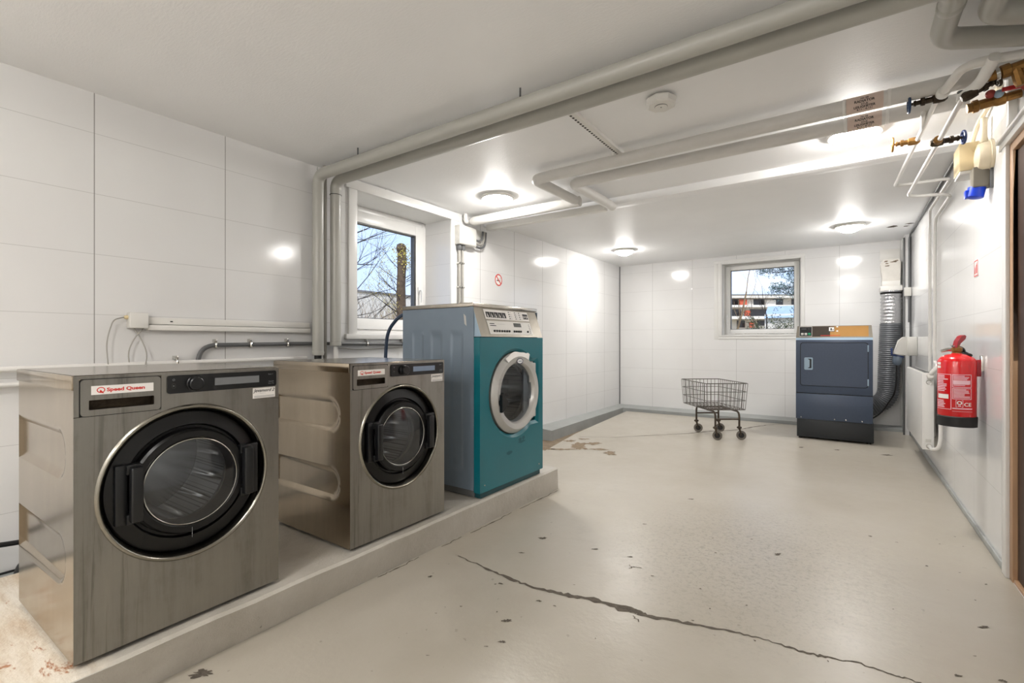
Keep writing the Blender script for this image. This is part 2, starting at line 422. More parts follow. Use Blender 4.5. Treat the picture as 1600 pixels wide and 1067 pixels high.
def ring2(o, i):
    n = len(o); return [(list(o)+list(i), [(k, (k+1) % n, n+(k+1) % n, n+k) for k in range(n)])]
_tc = {}
def text2(string, size, x, y, align='CENTER', bold=0.0, shear=0.0, sx=1.0):
    key = (string, bold, shear)
    if key not in _tc:
        cu = bpy.data.curves.new('t', 'FONT'); cu.body = string; cu.size = 1; cu.offset = bold; cu.shear = shear; cu.resolution_u = 3
        ob = bpy.data.objects.new('t', cu); COL.objects.link(ob)
        me = bpy.data.meshes.new_from_object(ob.evaluated_get(bpy.context.evaluated_depsgraph_get()))
        _tc[key] = ([tuple(v.co[:2]) for v in me.vertices], [tuple(p.vertices) for p in me.polygons])
        bpy.data.objects.remove(ob); bpy.data.curves.remove(cu); bpy.data.meshes.remove(me)
    V, F = _tc[key]
    if not V: return []
    xs = [v[0] for v in V]; w = (max(xs)-min(xs)); x0 = min(xs)
    o = {'CENTER': -w/2, 'LEFT': 0, 'RIGHT': -w}[align]
    return [([(x+(v[0]-x0+o)*size*sx, y+v[1]*size) for v in V], F)]

def tag(o, label, cat, group=None):
    o['label'] = label; o['category'] = cat
    if group: o['group'] = group
    return o
def thing(name, label, cat, loc=(0, 0, 0), rz=0.0, group=None):
    o = bpy.data.objects.new(name, None); COL.objects.link(o); o.empty_display_size = .1
    o.location = loc; o.rotation_euler = (0, 0, rz)
    return tag(o, label, cat, group)
def structure(o, label=None):
    o['kind'] = 'structure'
    if label: o['label'] = label
    return o
def copy_tree(o, parent=None):
    c = o.copy(); COL.objects.link(c)
    if parent is not None: c.parent = parent
    for ch in [x for x in COL.objects if x.parent == o]: copy_tree(ch, c)
    return c

# ================================================================== SETTING
XL, XR, YB, ZC, YN = -3.06, .613, 7.45, 2.315, -2.6
# floor slab with the cracks and worn patches in its own mesh
def crackstrip(mb, pts, widths, mat, z=.0012):
    P = [Vector((p[0], p[1], 0)) for p in pts]; rnd = random.Random(3)
    fine = []; wf = []
    for i in range(len(P)-1):
        for k in range(8):
            t = k/8; q = P[i].lerp(P[i+1], t); d = (P[i+1]-P[i]); n = Vector((-d.y, d.x, 0)).normalized()
            fine.append(q+n*rnd.uniform(-.006, .006)); wf.append((widths[i]*(1-t)+widths[i+1]*t)*rnd.uniform(.6, 1.35))
    fine.append(P[-1]); wf.append(widths[-1])
    V = []; F = []
    for i, q in enumerate(fine):
        d = fine[min(i+1, len(fine)-1)]-fine[max(i-1, 0)]; n = Vector((-d.y, d.x, 0)).normalized()
        V += [q+n*wf[i]/2+Vector((0, 0, z)), q-n*wf[i]*rnd.uniform(.3, .6)+Vector((0, 0, z))]
    for i in range(len(fine)-1): F.append((2*i, 2*i+1, 2*i+3, 2*i+2))
    mb.add(V, F, mat)
def blot(mb, px, py, w, h, mat, seed=0, z=.0014, n=40, zb=0.0):
    """ragged bare spot on the floor around a floor point, w x h metres"""
    c = atz(px, py, zb); rnd = random.Random(seed); ph = [rnd.uniform(0, 6.28) for _ in range(4)]
    V = []
    for k in range(n):
        a = 2*PI*k/n; q = 1+.25*math.sin(2*a+ph[0])+.18*math.sin(3*a+ph[1])+.2*math.sin(7*a+ph[2])+rnd.uniform(-.22, .22)
        l = RT*(math.cos(a)*w/2*q)+FW*(math.sin(a)*h/2*q); V.append((c.x+l.x, c.y+l.y, zb+z))
    mb.add(V, [tuple(range(n))], mat)
f = MB()
gl = [(-2.44, 4.05), (-2.60, 5.0), (-2.79, 7.07), (-2.0, 7.10), (-.53, 7.15), (.28, 7.33), (XR, 7.36)]     # slab edge beside the gutter
outl = [(XL, YN), (XR, YN)]+[(XR, 7.36)]+list(reversed(gl[:-1]))+[(-2.62, 4.02), (XL, 3.98)]
n = len(outl); V = [Vector((x, y, 0)) for x, y in outl]+[Vector((x, y, -.09)) for x, y in outl]
f.add(V, [tuple(range(n))], MT['floor']); f.add([v.copy() for v in V], [(i, i+n, (i+1) % n+n, (i+1) % n) for i in range(n)], MT['slab_edge'])
f.add([(XL-.1, 3.7, -.088), (XR, 3.7, -.088), (XR, YB, -.088), (XL-.1, YB, -.088)], [(0, 1, 2, 3)], MT['gutter'])
def px_path(l): return [atz(*p)[:2] for p in l]
crackstrip(f, px_path([(716, 868), (760, 889), (800, 906), (838, 920), (880, 929), (925, 937), (985, 953), (1010, 962), (1075, 974), (1150, 988), (1200, 1001), (1255, 1019), (1300, 1029), (1345, 1037), (1400, 1056), (1440, 1067)]),
           [.004, .012, .019, .015, .025, .028, .040, .024, .018, .012, .005, .014, .008, .006, .006, .004], MT['crack'])
crackstrip(f, px_path([(905, 682.5), (960, 683.5), (1020, 680), (1075, 677.5), (1105, 674), (1150, 672), (1175, 667.5), (1200, 664), (1225, 663)]), [.006, .008, .012, .014, .02, .02, .025, .016, .006], MT['crack'])
for seg in ([(872, 766.5), (845, 779), (812, 795)], [(800, 801), (770, 816), (735, 833)], [(722, 839), (690, 854)], [(655, 871), (620, 888), (590, 902)]):
    crackstrip(f, px_path(seg), [.004, .008, .005], MT['crack'])
crackstrip(f, px_path([(982, 888), (990, 886), (1003, 888)]), [.002, .006, .003], MT['crack'])
crackstrip(f, px_path([(984, 882), (987, 888)]), [.002, .003], MT['crack'])
crackstrip(f, px_path([(990, 962), (998, 972)]), [.004, .006], MT['crack'])
for k, (x, y, w, h) in enumerate([(905, 697, .17, .26), (890, 689, .10, .1), (926, 693, .16, .10), (850, 701, .16, .12), (880, 702, .2, .06), (935, 702, .18, .06), (953, 708, .12, .12), (912, 686, .1, .06),
        (848, 841, .035, .03), (1007, 819, .02, .012), (815, 864, .03, .01), (782, 912, .02, .012), (842, 939, .02, .012), (785, 1003, .02, .014), (1537, 980, .035, .015), (1215, 866, .03, .02),
        (1497, 1056, .02, .012), (1567, 1064, .02, .012), (930, 858, .03, .01), (985, 870, .03, .008), (672, 901, .02, .012), (792, 970, .03, .02), (1252, 699, .05, .03), (1308, 703, .06, .03), (1385, 711, .1, .03), (1080, 780, .03, .02), (1360, 838, .02, .012)]):
    blot(f, x, y, w, h, MT['chip' if k < 8 else 'crack'], k)
blot(f, 315, 1053, .075, .03, MT['crack'], 77)
for k in range(34):
    r = random.Random(100+k); x = r.uniform(640, 1560); y = r.uniform(790, 1060)
    if y > 750+(872-x)*.48: blot(f, x, y, r.uniform(.005, .014), r.uniform(.003, .009), MT['crack'], 200+k, n=9)
structure(f.build('floor', normals=False))
# concrete plinth under the washers
p = MB()
pts = [(-2.72, YN), (-1.80, YN), (-1.735, .35), (-1.735, 1.2), (-1.732, 2.2), (-1.735, 3.06), (-2.72, 3.06)]
N = 44
V = []; F = []
rnd = random.Random(5)
for i in range(N+1):
    y = YN+(3.06-YN)*i/N
    xe = -1.735+rnd.uniform(-.004, .004); xf = -1.785+(.051*(y-.587)/2.45 if y > .587 else 0)
    V += [(-2.72, y, 0.0), (-2.72, y, .152), (xe-.012, y, .152), (xe, y, .143), (xf, y, 0.0)]
for i in range(N):
    for k in range(4): F.append((5*i+k, 5*i+5+k, 5*i+6+k, 5*i+1+k))
F.append(tuple(range(5))); F.append(tuple(reversed(range(5*N, 5*N+5))))
p.add(V, F, MT['plinth'])
structure(p.build('trim_1', sharp=20), 'raised concrete plinth under the washers')
# ceiling + shallow beam
c = MB(); c.box((XL-.5, YN-.15, ZC), (XR+.3, YB+.3, ZC+.12), MT['ceiling'])
# little dents in the paint by the far right corner
for k, (x, y, w, h) in enumerate([(1394, 354, .10, .12), (1422, 349, .1, .06), (1416, 353, .06, .06)]):
    q = atz(x, y, ZC); rr = random.Random(k)
    V = [(q.x+math.cos(a*.6)*w*rr.uniform(.25, .55), q.y+math.sin(a*.6)*h*rr.uniform(.25, .55), ZC-.0015) for a in range(10)]
    c.add(V, [tuple(reversed(range(10)))], MT['crack'])
structure(c.build('ceiling', normals=False))
b = MB(); b.box((XL, 3.85, 2.255), (XR, 3.98, ZC+.01), MT['ceiling'], .004)
structure(b.build('trim_2'), 'shallow white ceiling beam')
# left wall with the window opening and reveals
WY0, WY1, WZ0, WZ1, WD = 2.294, 3.341, 1.137, 2.231, .36
w = MB()
def wallquad(mb, pts, mat): mb.add(pts, [(0, 1, 2, 3)], mat)
for (y0, y1, z0, z1) in ((YN, WY0, -.09, ZC), (WY1, YB, -.09, ZC), (WY0, WY1, -.09, WZ0), (WY0, WY1, WZ1, ZC)):
    wallquad(w, [(XL, y0, z0), (XL, y1, z0), (XL, y1, z1), (XL, y0, z1)], MT['panel_left'])
x2 = XL-WD-.08
wallquad(w, [(XL, WY1, WZ0), (x2, WY1, WZ0), (x2, WY1, WZ1), (XL, WY1, WZ1)], MT['panel_left'])
wallquad(w, [(XL, WY0, WZ0), (x2, WY0, WZ0), (x2, WY0, WZ1), (XL, WY0, WZ1)], MT['panel_left'])
wallquad(w, [(XL, WY0, WZ1), (x2, WY0, WZ1), (x2, WY1, WZ1), (XL, WY1, WZ1)], MT['white'])
wallquad(w, [(XL, WY0, WZ0), (x2, WY0, WZ0), (x2, WY1, WZ0), (XL, WY1, WZ0)], MT['white'])
for (y0, y1, z0, z1) in ((YN-.15, WY0, -.2, ZC+.12), (WY1, YB+.3, -.2, ZC+.12), (WY0, WY1, -.2, WZ0), (WY0, WY1, WZ1, ZC+.12)):
    wallquad(w, [(x2, y0, z0), (x2, y1, z0), (x2, y1, z1), (x2, y0, z1)], MT['render'])
structure(w.build('wall_left', normals=False))
# back wall with its window
BX0, BX1, BZ0, BZ1, BD = -1.478, -.50, 1.172, 2.205, .16
w = MB()
for (x0, x1, z0, z1) in ((XL, BX0, -.09, ZC), (BX1, XR+.05, -.09, ZC), (BX0, BX1, -.09, BZ0), (BX0, BX1, BZ1, ZC)):
    wallquad(w, [(x0, YB, z0), (x1, YB, z0), (x1, YB, z1), (x0, YB, z1)], MT['panel_back'])
y2 = YB+.24
for x in (BX0, BX1): wallquad(w, [(x, YB, BZ0), (x, y2, BZ0), (x, y2, BZ1), (x, YB, BZ1)], MT['white'])
for z in (BZ0, BZ1): wallquad(w, [(BX0, YB, z), (BX0, y2, z), (BX1, y2, z), (BX1, YB, z)], MT['white'])
for (x0, x1, z0, z1) in ((XL-.5, BX0, -.2, ZC+.12), (BX1, XR+.3, -.2, ZC+.12), (BX0, BX1, -.2, BZ0), (BX0, BX1, BZ1, ZC+.12)):
    wallquad(w, [(x0, y2, z0), (x1, y2, z0), (x1, y2, z1), (x0, y2, z1)], MT['render'])
structure(w.build('wall_back', normals=False))
# right wall with the door opening
DY0, DY1, DZ = 2.18, 3.08, 1.985
w = MB()
w.box((XR, DY1, -.09), (XR+.18, YB+.24, ZC), MT['panel_right']); w.box((XR, YN, -.09), (XR+.18, DY0, ZC), MT['panel_right']); w.box((XR, DY0, DZ), (XR+.18, DY1, ZC), MT['panel_right'])
w.box((.552, 7.12, -.09), (XR, YB, ZC), MT['panel_right'])
structure(w.build('wall_right'))
w = MB(); w.box((XL-.5, YN-.15, -.2), (XR+.3, YN, ZC), MT['panel_back']); structure(w.build('wall_near'))
# baseboards / curbs
def curb(name, pts_wall, pts_edge, zt=.033, zb=-.088):
    m = MB(); n = len(pts_wall); V = []
    for (a, e) in zip(pts_wall, pts_edge):
        V += [(a[0], a[1], zt+.02), (e[0]*.25+a[0]*.75, e[1]*.25+a[1]*.75, zt+.012), (e[0], e[1], zt), (e[0], e[1], zb), (a[0], a[1], zb)]
    F = []
    for i in range(n-1):
        for k in range(4): F.append((5*i+k, 5*i+1+k, 5*i+6+k, 5*i+5+k))
    F += [(0, 1, 2, 3, 4), tuple(reversed(range(5*(n-1), 5*n)))]
    m.add(V, F, MT['curb']); return structure(m.build(name, sharp=25))
curb('baseboard_left', [(XL, 4.84), (XL, 5.6), (XL, YB)], [(-2.825, 4.84), (-2.85, 5.6), (-2.90, YB-.02)])
curb('baseboard_back', [(XL, YB), (-1.2, YB), (.55, YB)], [(XL, 7.17), (-1.2, 7.19), (.55, 7.3)])
m = MB(); m.box((XR-.012, DY1+.06, 0), (XR, 7.12, .035), MT['curb'], .002); structure(m.build('baseboard_right'))
m = MB(); m.box((XL, YN, -.09), (-2.72, 3.98, .05), MT['curb'], .004); m.box((XL, YN, .05), (XL+.010, 3.98, .057), MT['darkgap']); structure(m.build('trim_3'), 'grey gutter floor behind the plinth')
# corner profiles
m = MB(); m.box((XL, YB-.012, .05), (XL+.012, YB, ZC-.005), MT['darkcable']); structure(m.build('trim_4'), 'grey corner profile, far left')
m = MB(); m.box((.540, 7.105, 0), (.556, 7.13, 2.28), MT['darkcable'], .002); m.box((.596, 7.085, 0), (XR, 7.12, ZC-.03), MT['darkcable'], .003); structure(m.build('trim_5'), 'grey corner profile behind the dryer')
# ------------------------------------------------------------------ windows
def window(name, axis, casing, opening, depth, sashpos, frame_w, sash_w, handle):
    """axis 'x': wall in the plane x = XL facing +x (u = y); 'y': wall in the plane y = YB facing -y (u = x)"""
    if axis == 'x': mp = lambda u, z, d: (XL-d, u, z)
    else: mp = lambda u, z, d: (u, YB+d, z)
    e = bpy.data.objects.new(name, None); COL.objects.link(e); e['kind'] = 'structure'
    u0, u1, z0, z1 = opening
    def bar(mb, ua, ub, za, zb, d0, d1, mat, bev=.003):
        a, b2 = mp(ua, za, d0), mp(ub, zb, d1); mb.box(a, b2, mat, bev)
    m = MB()
    for (ua, ub, za, zb, t) in casing: bar(m, ua, ub, za, zb, -t, .004, MT['white'], .003)
    m.build('window_casing', e)
    d0 = sashpos
    m = MB()
    for (ua, ub, za, zb) in ((u0, u0+frame_w, z0, z1), (u1-frame_w, u1, z0, z1), (u0+frame_w, u1-frame_w, z1-frame_w, z1), (u0+frame_w, u1-frame_w, z0, z0+frame_w)):
        bar(m, ua, ub, za, zb, d0, d0+.08, MT['white'])
    m.build('window_frame', e)
    a, b2, c2, d2 = u0+frame_w+.004, u1-frame_w-.004, z0+frame_w+.004, z1-frame_w-.004
    m = MB(); sw = sash_w
    for (ua, ub, za, zb) in ((a, a+sw, c2, d2), (b2-sw, b2, c2, d2), (a+sw, b2-sw, d2-sw, d2), (a+sw, b2-sw, c2, c2+sw)):
        bar(m, ua, ub, za, zb, d0-.014, d0+.06, MT['white'])
    gz = ((a+sw-.008, a+sw, c2+sw, d2-sw), (b2-sw, b2-sw+.008, c2+sw, d2-sw), (a+sw, b2-sw, d2-sw, d2-sw+.008), (a+sw, b2-sw, c2+sw-.008, c2+sw))
    sash = m.build('sash', e)
    m = MB()
    for (ua, ub, za, zb) in ((a+sw-.002, a+sw+.007, c2+sw, d2-sw), (b2-sw-.007, b2-sw+.002, c2+sw, d2-sw), (a+sw, b2-sw, d2-sw-.007, d2-sw+.002), (a+sw, b2-sw, c2+sw-.002, c2+sw+.007)):
        bar(m, ua, ub, za, zb, d0+.005, d0+.05, MT['darkcable'], 0)
    m.build('gasket', sash)
    m = MB(); bar(m, a+sw-.003, b2-sw+.003, c2+sw-.003, d2-sw+.003, d0+.022, d0+.028, MT['pane'], 0); m.build('pane', sash)
    if handle:
        hu, hz = handle; h = MB()
        bar(h, hu-.013, hu+.013, hz-.035, hz+.035, d0-.026, d0-.014, MT['white'], .004)
        h.sweep(fillet([mp(hu, hz, d0-.02), mp(hu, hz, d0-.055), mp(hu, hz-.02, d0-.062), mp(hu, hz-.115, d0-.055)], .02), .0085, MT['white'], 10)
        h.build('window_handle', sash)
    return e
window('window_1', 'x', [(2.215, 2.29, 1.137, 2.232, .016), (3.342, 3.45, 1.137, 2.232, .016), (2.19, 3.46, 2.232, 2.304, .02), (2.185, 3.46, 1.098, 1.136, .03)],
       (WY0, WY1, WZ0, WZ1), WD, .322, .045, .092, (3.235, 1.567))
window('window_2', 'y', [(-1.53, -1.48, 1.155, 2.222, .018), (-.50, -.452, 1.155, 2.222, .018), (-1.48, -.50, 2.2, 2.222, .018), (-1.48, -.50, 1.155, 1.172, .018), (-1.59, -.45, 2.222, 2.262, .008), (-1.59, -1.53, 1.112, 2.222, .006), (-1.53, -.43, 1.112, 1.155, .008)],
       (BX0, BX1, BZ0, BZ1), BD, .15, .018, .062, (-1.437, 1.45))
# ------------------------------------------------------------------ door at the right edge
d = bpy.data.objects.new('door_1', None); COL.objects.link(d); d['kind'] = 'structure'; d.location = (XR, DY0, 0)
def part_at(mb, name, parent):
    o = mb.build(name, parent); o.matrix_parent_inverse = Matrix.Translation(-Vector(parent.location)); return o
m = MB(); m.box((XR-.018, DY1-.005, 0), (XR, DY1+.06, DZ+.0), MT['white'], .004); m.box((XR-.018, DY0-.06, 0), (XR, DY0+.005, DZ), MT['white'], .004)
m.box((XR-.022, DY0-.10, DZ-.012), (XR, DY1+.09, DZ+.05), MT['white'], .003); m.box((XR-.034, DY0-.10, DZ+.02), (XR, DY1+.09, DZ+.035), MT['white'], .003)
part_at(m, 'door_casing', d)
m = MB(); m.box((XR-.004, DY1-.05, 0), (XR+.16, DY1, DZ), MT['tanwood'], .003); m.box((XR-.004, DY0, 0), (XR+.16, DY0+.04, DZ), MT['tanwood'], .003); m.box((XR-.004, DY0+.04, DZ-.05), (XR+.16, DY1-.05, DZ), MT['tanwood'], .003)
part_at(m, 'door_jamb', d)
m = MB(); m.box((XR+.012, DY0+.042, .02), (XR+.055, DY1-.052, DZ-.054), MT['wood'], .002); part_at(m, 'door_leaf', d)
m = MB(); m.box((XR+.0, DY0+.04, 0), (XR+.12, DY1-.05, .018), MT['tanwood'], .003); part_at(m, 'threshold', d)

# ================================================================== WASHERS (local x = left to right, y = into the machine, z = up)
R90 = PI/2
FR = lambda x, z, d: (x, d, z)        # front-face outline mapping
def emboss_side(mb, D, H, mat, shapes, x=0.0, sgn=-1, depth=.012, ny=64, nz_=72):
    """side sheet at local x, running y 0..D, z 0..H, pressed in where shapes say"""
    V = []; F = []
    for i in range(ny+1):
        for j in range(nz_+1):
            y = D*i/ny; z = H*j/nz_; dmax = 0
            for (y0, y1, z0, z1, r) in shapes:
                qx = abs(y-(y0+y1)/2)-(y1-y0)/2+r; qz = abs(z-(z0+z1)/2)-(z1-z0)/2+r
                sd = math.hypot(max(qx, 0), max(qz, 0))+min(max(qx, qz), 0)-r
                t = min(1, max(0, (-sd)/.02)); dmax = max(dmax, t*t*(3-2*t))
            V.append((x-sgn*depth*dmax, y, z))
    for i in range(ny):
        for j in range(nz_):
            a = i*(nz_+1)+j; F.append((a, a+1, a+nz_+2, a+nz_+1))
    mb.add(V, F, mat)
def holeplate(mb, W, z0, z1, cx, cz, r, mat, y=0.0, n=64):
    """front sheet with a round hole"""
    V = []; F = []
    for k in range(n):
        a = 2*PI*k/n; ca, sa = math.cos(a), math.sin(a)
        tx = ((W-cx) if ca > 0 else cx)/max(abs(ca), 1e-6); tz = ((z1-cz) if sa > 0 else (cz-z0))/max(abs(sa), 1e-6); t = min(tx, tz)
        V += [(cx+ca*r, y, cz+sa*r), (cx+ca*t, y, cz+sa*t)]
    for k in range(n):
        j = (k+1) % n; F.append((2*k, 2*k+1, 2*j+1, 2*j))
    mb.add(V, F, mat)
    for (qx, qz) in ((0, z0), (W, z0), (W, z1), (0, z1)):
        best = sorted(range(n), key=lambda k: (V[2*k+1][0]-qx)**2+(V[2*k+1][2]-qz)**2)[:2]
        mb.add([V[2*best[0]+1], V[2*best[1]+1], (qx, y, qz)], [(0, 1, 2)], mat)
WW, WH, WDp = .597, .815, .615
def make_washer(label, loc, rz, screen):
    root = thing('washing_machine', label, 'washing machine', loc, rz, 'steel washers on the plinth')
    cx, cz, R = .2985, .452, .246
    b = MB(); st, ss = MT['steel'], MT['steelside']
    holeplate(b, WW, 0, .6985, cx, cz, R, st)
    for (xa, xb, za, zb) in ((0, .012, .6985, WH), (.211, WW, .6985, WH), (.012, .211, .806, WH)):
        b.add([(xa, 0, za), (xb, 0, za), (xb, 0, zb), (xa, 0, zb)], [(0, 1, 2, 3)], st)
    sh = [(.075, .75, .505, .655, .075), (.075, .75, .195, .345, .075)]
    emboss_side(b, WDp, WH-.04, ss, sh, 0.0, -1); emboss_side(b, WDp, WH-.04, ss, sh, WW, 1)
    b.add([(0, 0, 0), (WW, 0, 0), (WW, WDp, 0), (0, WDp, 0)], [(0, 1, 2, 3)], MT['black'])
    b.add([(0, WDp, 0), (WW, WDp, 0), (WW, WDp, WH), (0, WDp, WH)], [(0, 1, 2, 3)], ss)
    # recess behind the door ring
    b.lathe([(0.0, R), (.045, R-.004)], (cx, 0, cz), (0, 1, 0), MT['porthole'], 64, False, False)
    body = b.build('body', root, 30, normals=True)
    l = MB(); l.box((-.004, .004, WH-.04), (WW+.004, WDp+.012, WH+.001), MT['steelside'], .003)
    l.add([(.003, .007, WH+.0018), (WW-.003, .007, WH+.0018), (WW-.003, WDp+.008, WH+.0018), (.003, WDp+.008, WH+.0018)], [(0, 1, 2, 3)], MT['steeltop'])
    l.build('lid', root)
    # bright ring around the porthole
    g = MB(); pr = []
    for k in range(9):
        a = PI*k/8; pr.append((-.0005-.007*math.sin(a), R+.008-.016*k/8))
    pr += [(.006, R-.009), (.034, R-.013)]; g.lathe(pr, (cx, 0, cz), (0, 1, 0), MT['porthole'], 72, False, False); g.build('porthole_ring', root, 60)
    # door
    d = MB(); d.lathe([(.036, R-.014), (.027, R-.016), (.023, R-.020), (.014, R-.060), (.010, .184), (.026, .180), (.026, .172), (-.002, .170), (-.010, .164), (-.010, .146), (-.004, .138), (.03, .136), (.06, .134)], (cx, 0, cz), (0, 1, 0), MT['blackgloss'], 72, False, False)
    d.box((cx-.004, -.0116, cz-.152), (cx-.0032, -.0102, cz-.185), MT['inkgrey'])
    door = d.build('door', root, 30)
    gl = MB(); pr = [(-.006-.012*(1-(r/.14)**2), r) for r in (.14, .12, .09, .06, .03, .001)]
    gl.lathe(pr, (cx, 0, cz), (0, 1, 0), MT['doorglass'], 56, False, False); gl.build('door_glass', door)
    rim = MB(); rim.sweep([(cx+.139*math.cos(2*PI*k/56), -.008, cz+.139*math.sin(2*PI*k/56)) for k in range(56)], .0018, MT['chrome'], 8, closed=True); rim.build('glass_rim', door)
    for hx, nm in ((cx-.161, 'door_handle'), (cx+.169, 'door_hinge')):
        h = MB(); h.box((hx-.015, -.040, cz-.083), (hx+.016, -.012, cz+.083), MT['black'], .005, 3)
        h.box((hx-.020, -.016, cz-.09), (hx+.018, .01, cz-.06), MT['black'], .003); h.box((hx-.020, -.016, cz+.06), (hx+.018, .01, cz+.09), MT['black'], .003)
        s = -1 if nm == 'door_handle' else 1
        h.box((hx-.016+s*.03, -.008, cz-.09), (hx+.016+s*.03, .012, cz+.09), MT['black'], .004)
        h.build(nm, door)
    # drum seen through the glass
    dr = MB(); dr.lathe([(.055, .134), (.10, .15), (.11, .21), (.14, .222)], (cx, 0, cz), (0, 1, 0), MT['rubbergrey'], 48, False, False)
    dr.lathe([(.12, .155), (.125, .222), (.50, .222)], (cx, 0, cz), (0, 1, 0), MT['drum'], 64, False, False)
    dr.lathe([(.50, .222), (.48, .12), (.47, .04), (.47, .001)], (cx, 0, cz), (0, 1, 0), MT['drumsteel'], 48, False, False)
    for k in range(3):
        a = .7+2*PI*k/3; u = Vector((math.cos(a), 0, math.sin(a)))
        dr.sweep([Vector((cx, .14, cz))+u*.208, Vector((cx, .49, cz))+u*.208], [.03, .022], MT['drumsteel'], 12)
    dr.build('drum', root, 35)
    # detergent drawer
    m = MB(); x0, x1, z0, z1 = .012, .211, .697, .806
    m.ringplate(rrect(x0, z0, x1, z1, .012), rrect(x0+.0022, z0+.0022, x1-.0022, z1-.0022, .010), -.0008, .004, MT['darkgap'])
    o2 = rrect(x0+.0022, z0+.0022, x1-.0022, z1-.0022, .010, 4); o3 = rrect(.033, .7165, .191, .7445, .002, 4)
    m.ringplate(rrect(x0-.001, z0-.001, x1+.001, z1+.001, .012), rrect(x0+.0022, z0+.0022, x1-.0022, z1-.0022, .010), .0005, .003, MT['darkgap'])
    m.ringplate(o2, o3, -.003, .002, MT['steel'])
    V = [(.033, -.002, .7165), (.191, -.002, .7165), (.191, -.002, .7445), (.033, -.002, .7445), (.033, .024, .7165), (.191, .024, .7165), (.191, .024, .7445), (.033, .024, .7445)]
    m.add(V, [(0, 1, 5, 4), (1, 2, 6, 5), (2, 3, 7, 6), (3, 0, 4, 7), (4, 5, 6, 7)], MT['darkbrass'])
    drw = m.build('detergent_drawer', root, 30)
    s = MB(); mp = lambda x, y: (x, -.0036, y)
    s.box((.038, -.0035, .7595), (.189, -.0025, .785), MT['paper'])
    q = (.060, .7725)
    s.flat(ring2(circ(q[0], q[1], .0098, 28, .0084), circ(q[0], q[1], .0075, 28, .0060)), mp, MT['inkred'])
    s.flat(poly2([(q[0]-.001, q[1]+.001), (q[0]+.003, q[1]-.004), (q[0]+.0075, q[1]-.0105), (q[0]+.0015, q[1]-.0085), (q[0]-.0035, q[1]-.0045)]), lambda x, y: (x, -.0037, y), MT['inkred'])
    s.flat(text2('Speed Queen', .0142, .0735, .7678, 'LEFT', .038, 0, 1.2), mp, MT['inkred'])
    s.build('logo_sticker', drw)
    # control panel
    m = MB(); m.prism(rrect(.2262, .745, .585, .8035, .008), -.005, MT['black'], FR)
    mp = lambda x, y: (x, -.0056, y)
    m.flat(ring2(circ(.2436, .7895, .0034, 16), circ(.2436, .7895, .0024, 16)), mp, MT['inkgrey'])
    m.flat(text2('>', .008, .2436, .767, 'CENTER', .02), mp, MT['inkgrey'])
    m.flat(ring2(rrect(.2385, .7625, .2487, .7775, .003), rrect(.2389, .7629, .2483, .7771, .0026)), mp, MT['rubbergrey'])
    m.flat(text2('Start >', .0068, .5625, .7885), mp, MT['inkgrey']); m.flat(text2('Pause/II', .0062, .5645, .7615), mp, MT['inkgrey']); m.flat(text2('Door Op', .0055, .5645, .7545), mp, MT['inkgrey'])
    cp = m.build('control_panel', root, 30)
    m = MB(); m.lathe([(0, .0245), (-.004, .0245), (-.006, .0225), (-.020, .0215), (-.0225, .019), (-.0225, .001)], (.304, -.005, .774), (0, 1, 0), MT['black'], 36, False); m.build('knob', cp, 40)
    m = MB(); m.box((.367, -.0060, .763), (.519, -.004, .788), screen); m.build('display', cp)
    # sticker under the panel
    m = MB(); m.box((.4985, -.0012, .7035), (.582, .001, .7415), MT['paper']); mp = lambda x, y: (x, -.0016, y)
    m.flat(text2('Jevamord 2', .0165, .5395, .7262, 'CENTER', .012, .35), mp, MT['inkblack'])
    m.flat(text2('Tlf 22 07 14', .0045, .534, .7195), mp, MT['inkgrey'])
    for yy in (.7105, .7065): m.flat(rect2(.503, yy, .578, yy+.0016), mp, MT['inkgrey'])
    m.build('service_sticker', root)
    for (fx, fy) in ((.05, .06), (WW-.05, .06), (.05, WDp-.06), (WW-.05, WDp-.06)):
        m = MB(); m.lathe([(0.002, .016), (-.006, .022), (-.0145, .022)], (fx, fy, 0), (0, 0, 1), MT['blackmatte'], 16); m.build('foot', root)
    return root
ZP = .152
w1 = make_washer('stained steel front-loading washing machine nearest the camera, black porthole door', (-1.777, .387, ZP+.0145), R90+math.radians(1.0), MT['lcd'])
w2 = make_washer('steel front-loading washing machine between the near washer and the teal one', (-1.779, 1.300, ZP+.0145), R90, MT['lcdblue'])

# ------------------------------------------------------------------ tall teal washer
t = thing('industrial_washer', 'tall grey washer with teal front and pale porthole ring', 'washing machine', (-1.801, 2.173, ZP), R90)
TW, TD, TZ = .706, .61, 1.134       # width, depth, lid underside (above plinth)
b = MB(); gs = MT['greysteel']
def emb2(mb, y0, D, z0, H, mat, shapes, x, sgn):
    ny, nz_ = 90, 60; V = []; F = []
    for i in range(ny+1):
        for j in range(nz_+1):
            y = y0+D*i/ny; z = z0+H*j/nz_; dm = 0
            for (ya, yb, za, zb) in shapes:
                sd = max(abs(y-(ya+yb)/2)-(yb-ya)/2, abs(z-(za+zb)/2)-(zb-za)/2)
                tt = min(1, max(0, -sd/.014)); dm = max(dm, tt)
            V.append((x-sgn*.006*dm, y, z))
    for i in range(ny):
        for j in range(nz_): a = i*(nz_+1)+j; F.append((a, a+1, a+nz_+2, a+nz_+1))
    mb.add(V, F, mat)
shp = []
for ya in (.085, .255, .42): shp.append((ya, ya+.10, .16, .98))
emb2(b, 0, TD, .045, TZ-.045, gs, shp, 0, -1); emb2(b, 0, TD, .045, TZ-.045, gs, shp, TW, 1)
b.add([(0, TD, .045), (TW, TD, .045), (TW, TD, TZ), (0, TD, TZ)], [(0, 1, 2, 3)], gs)
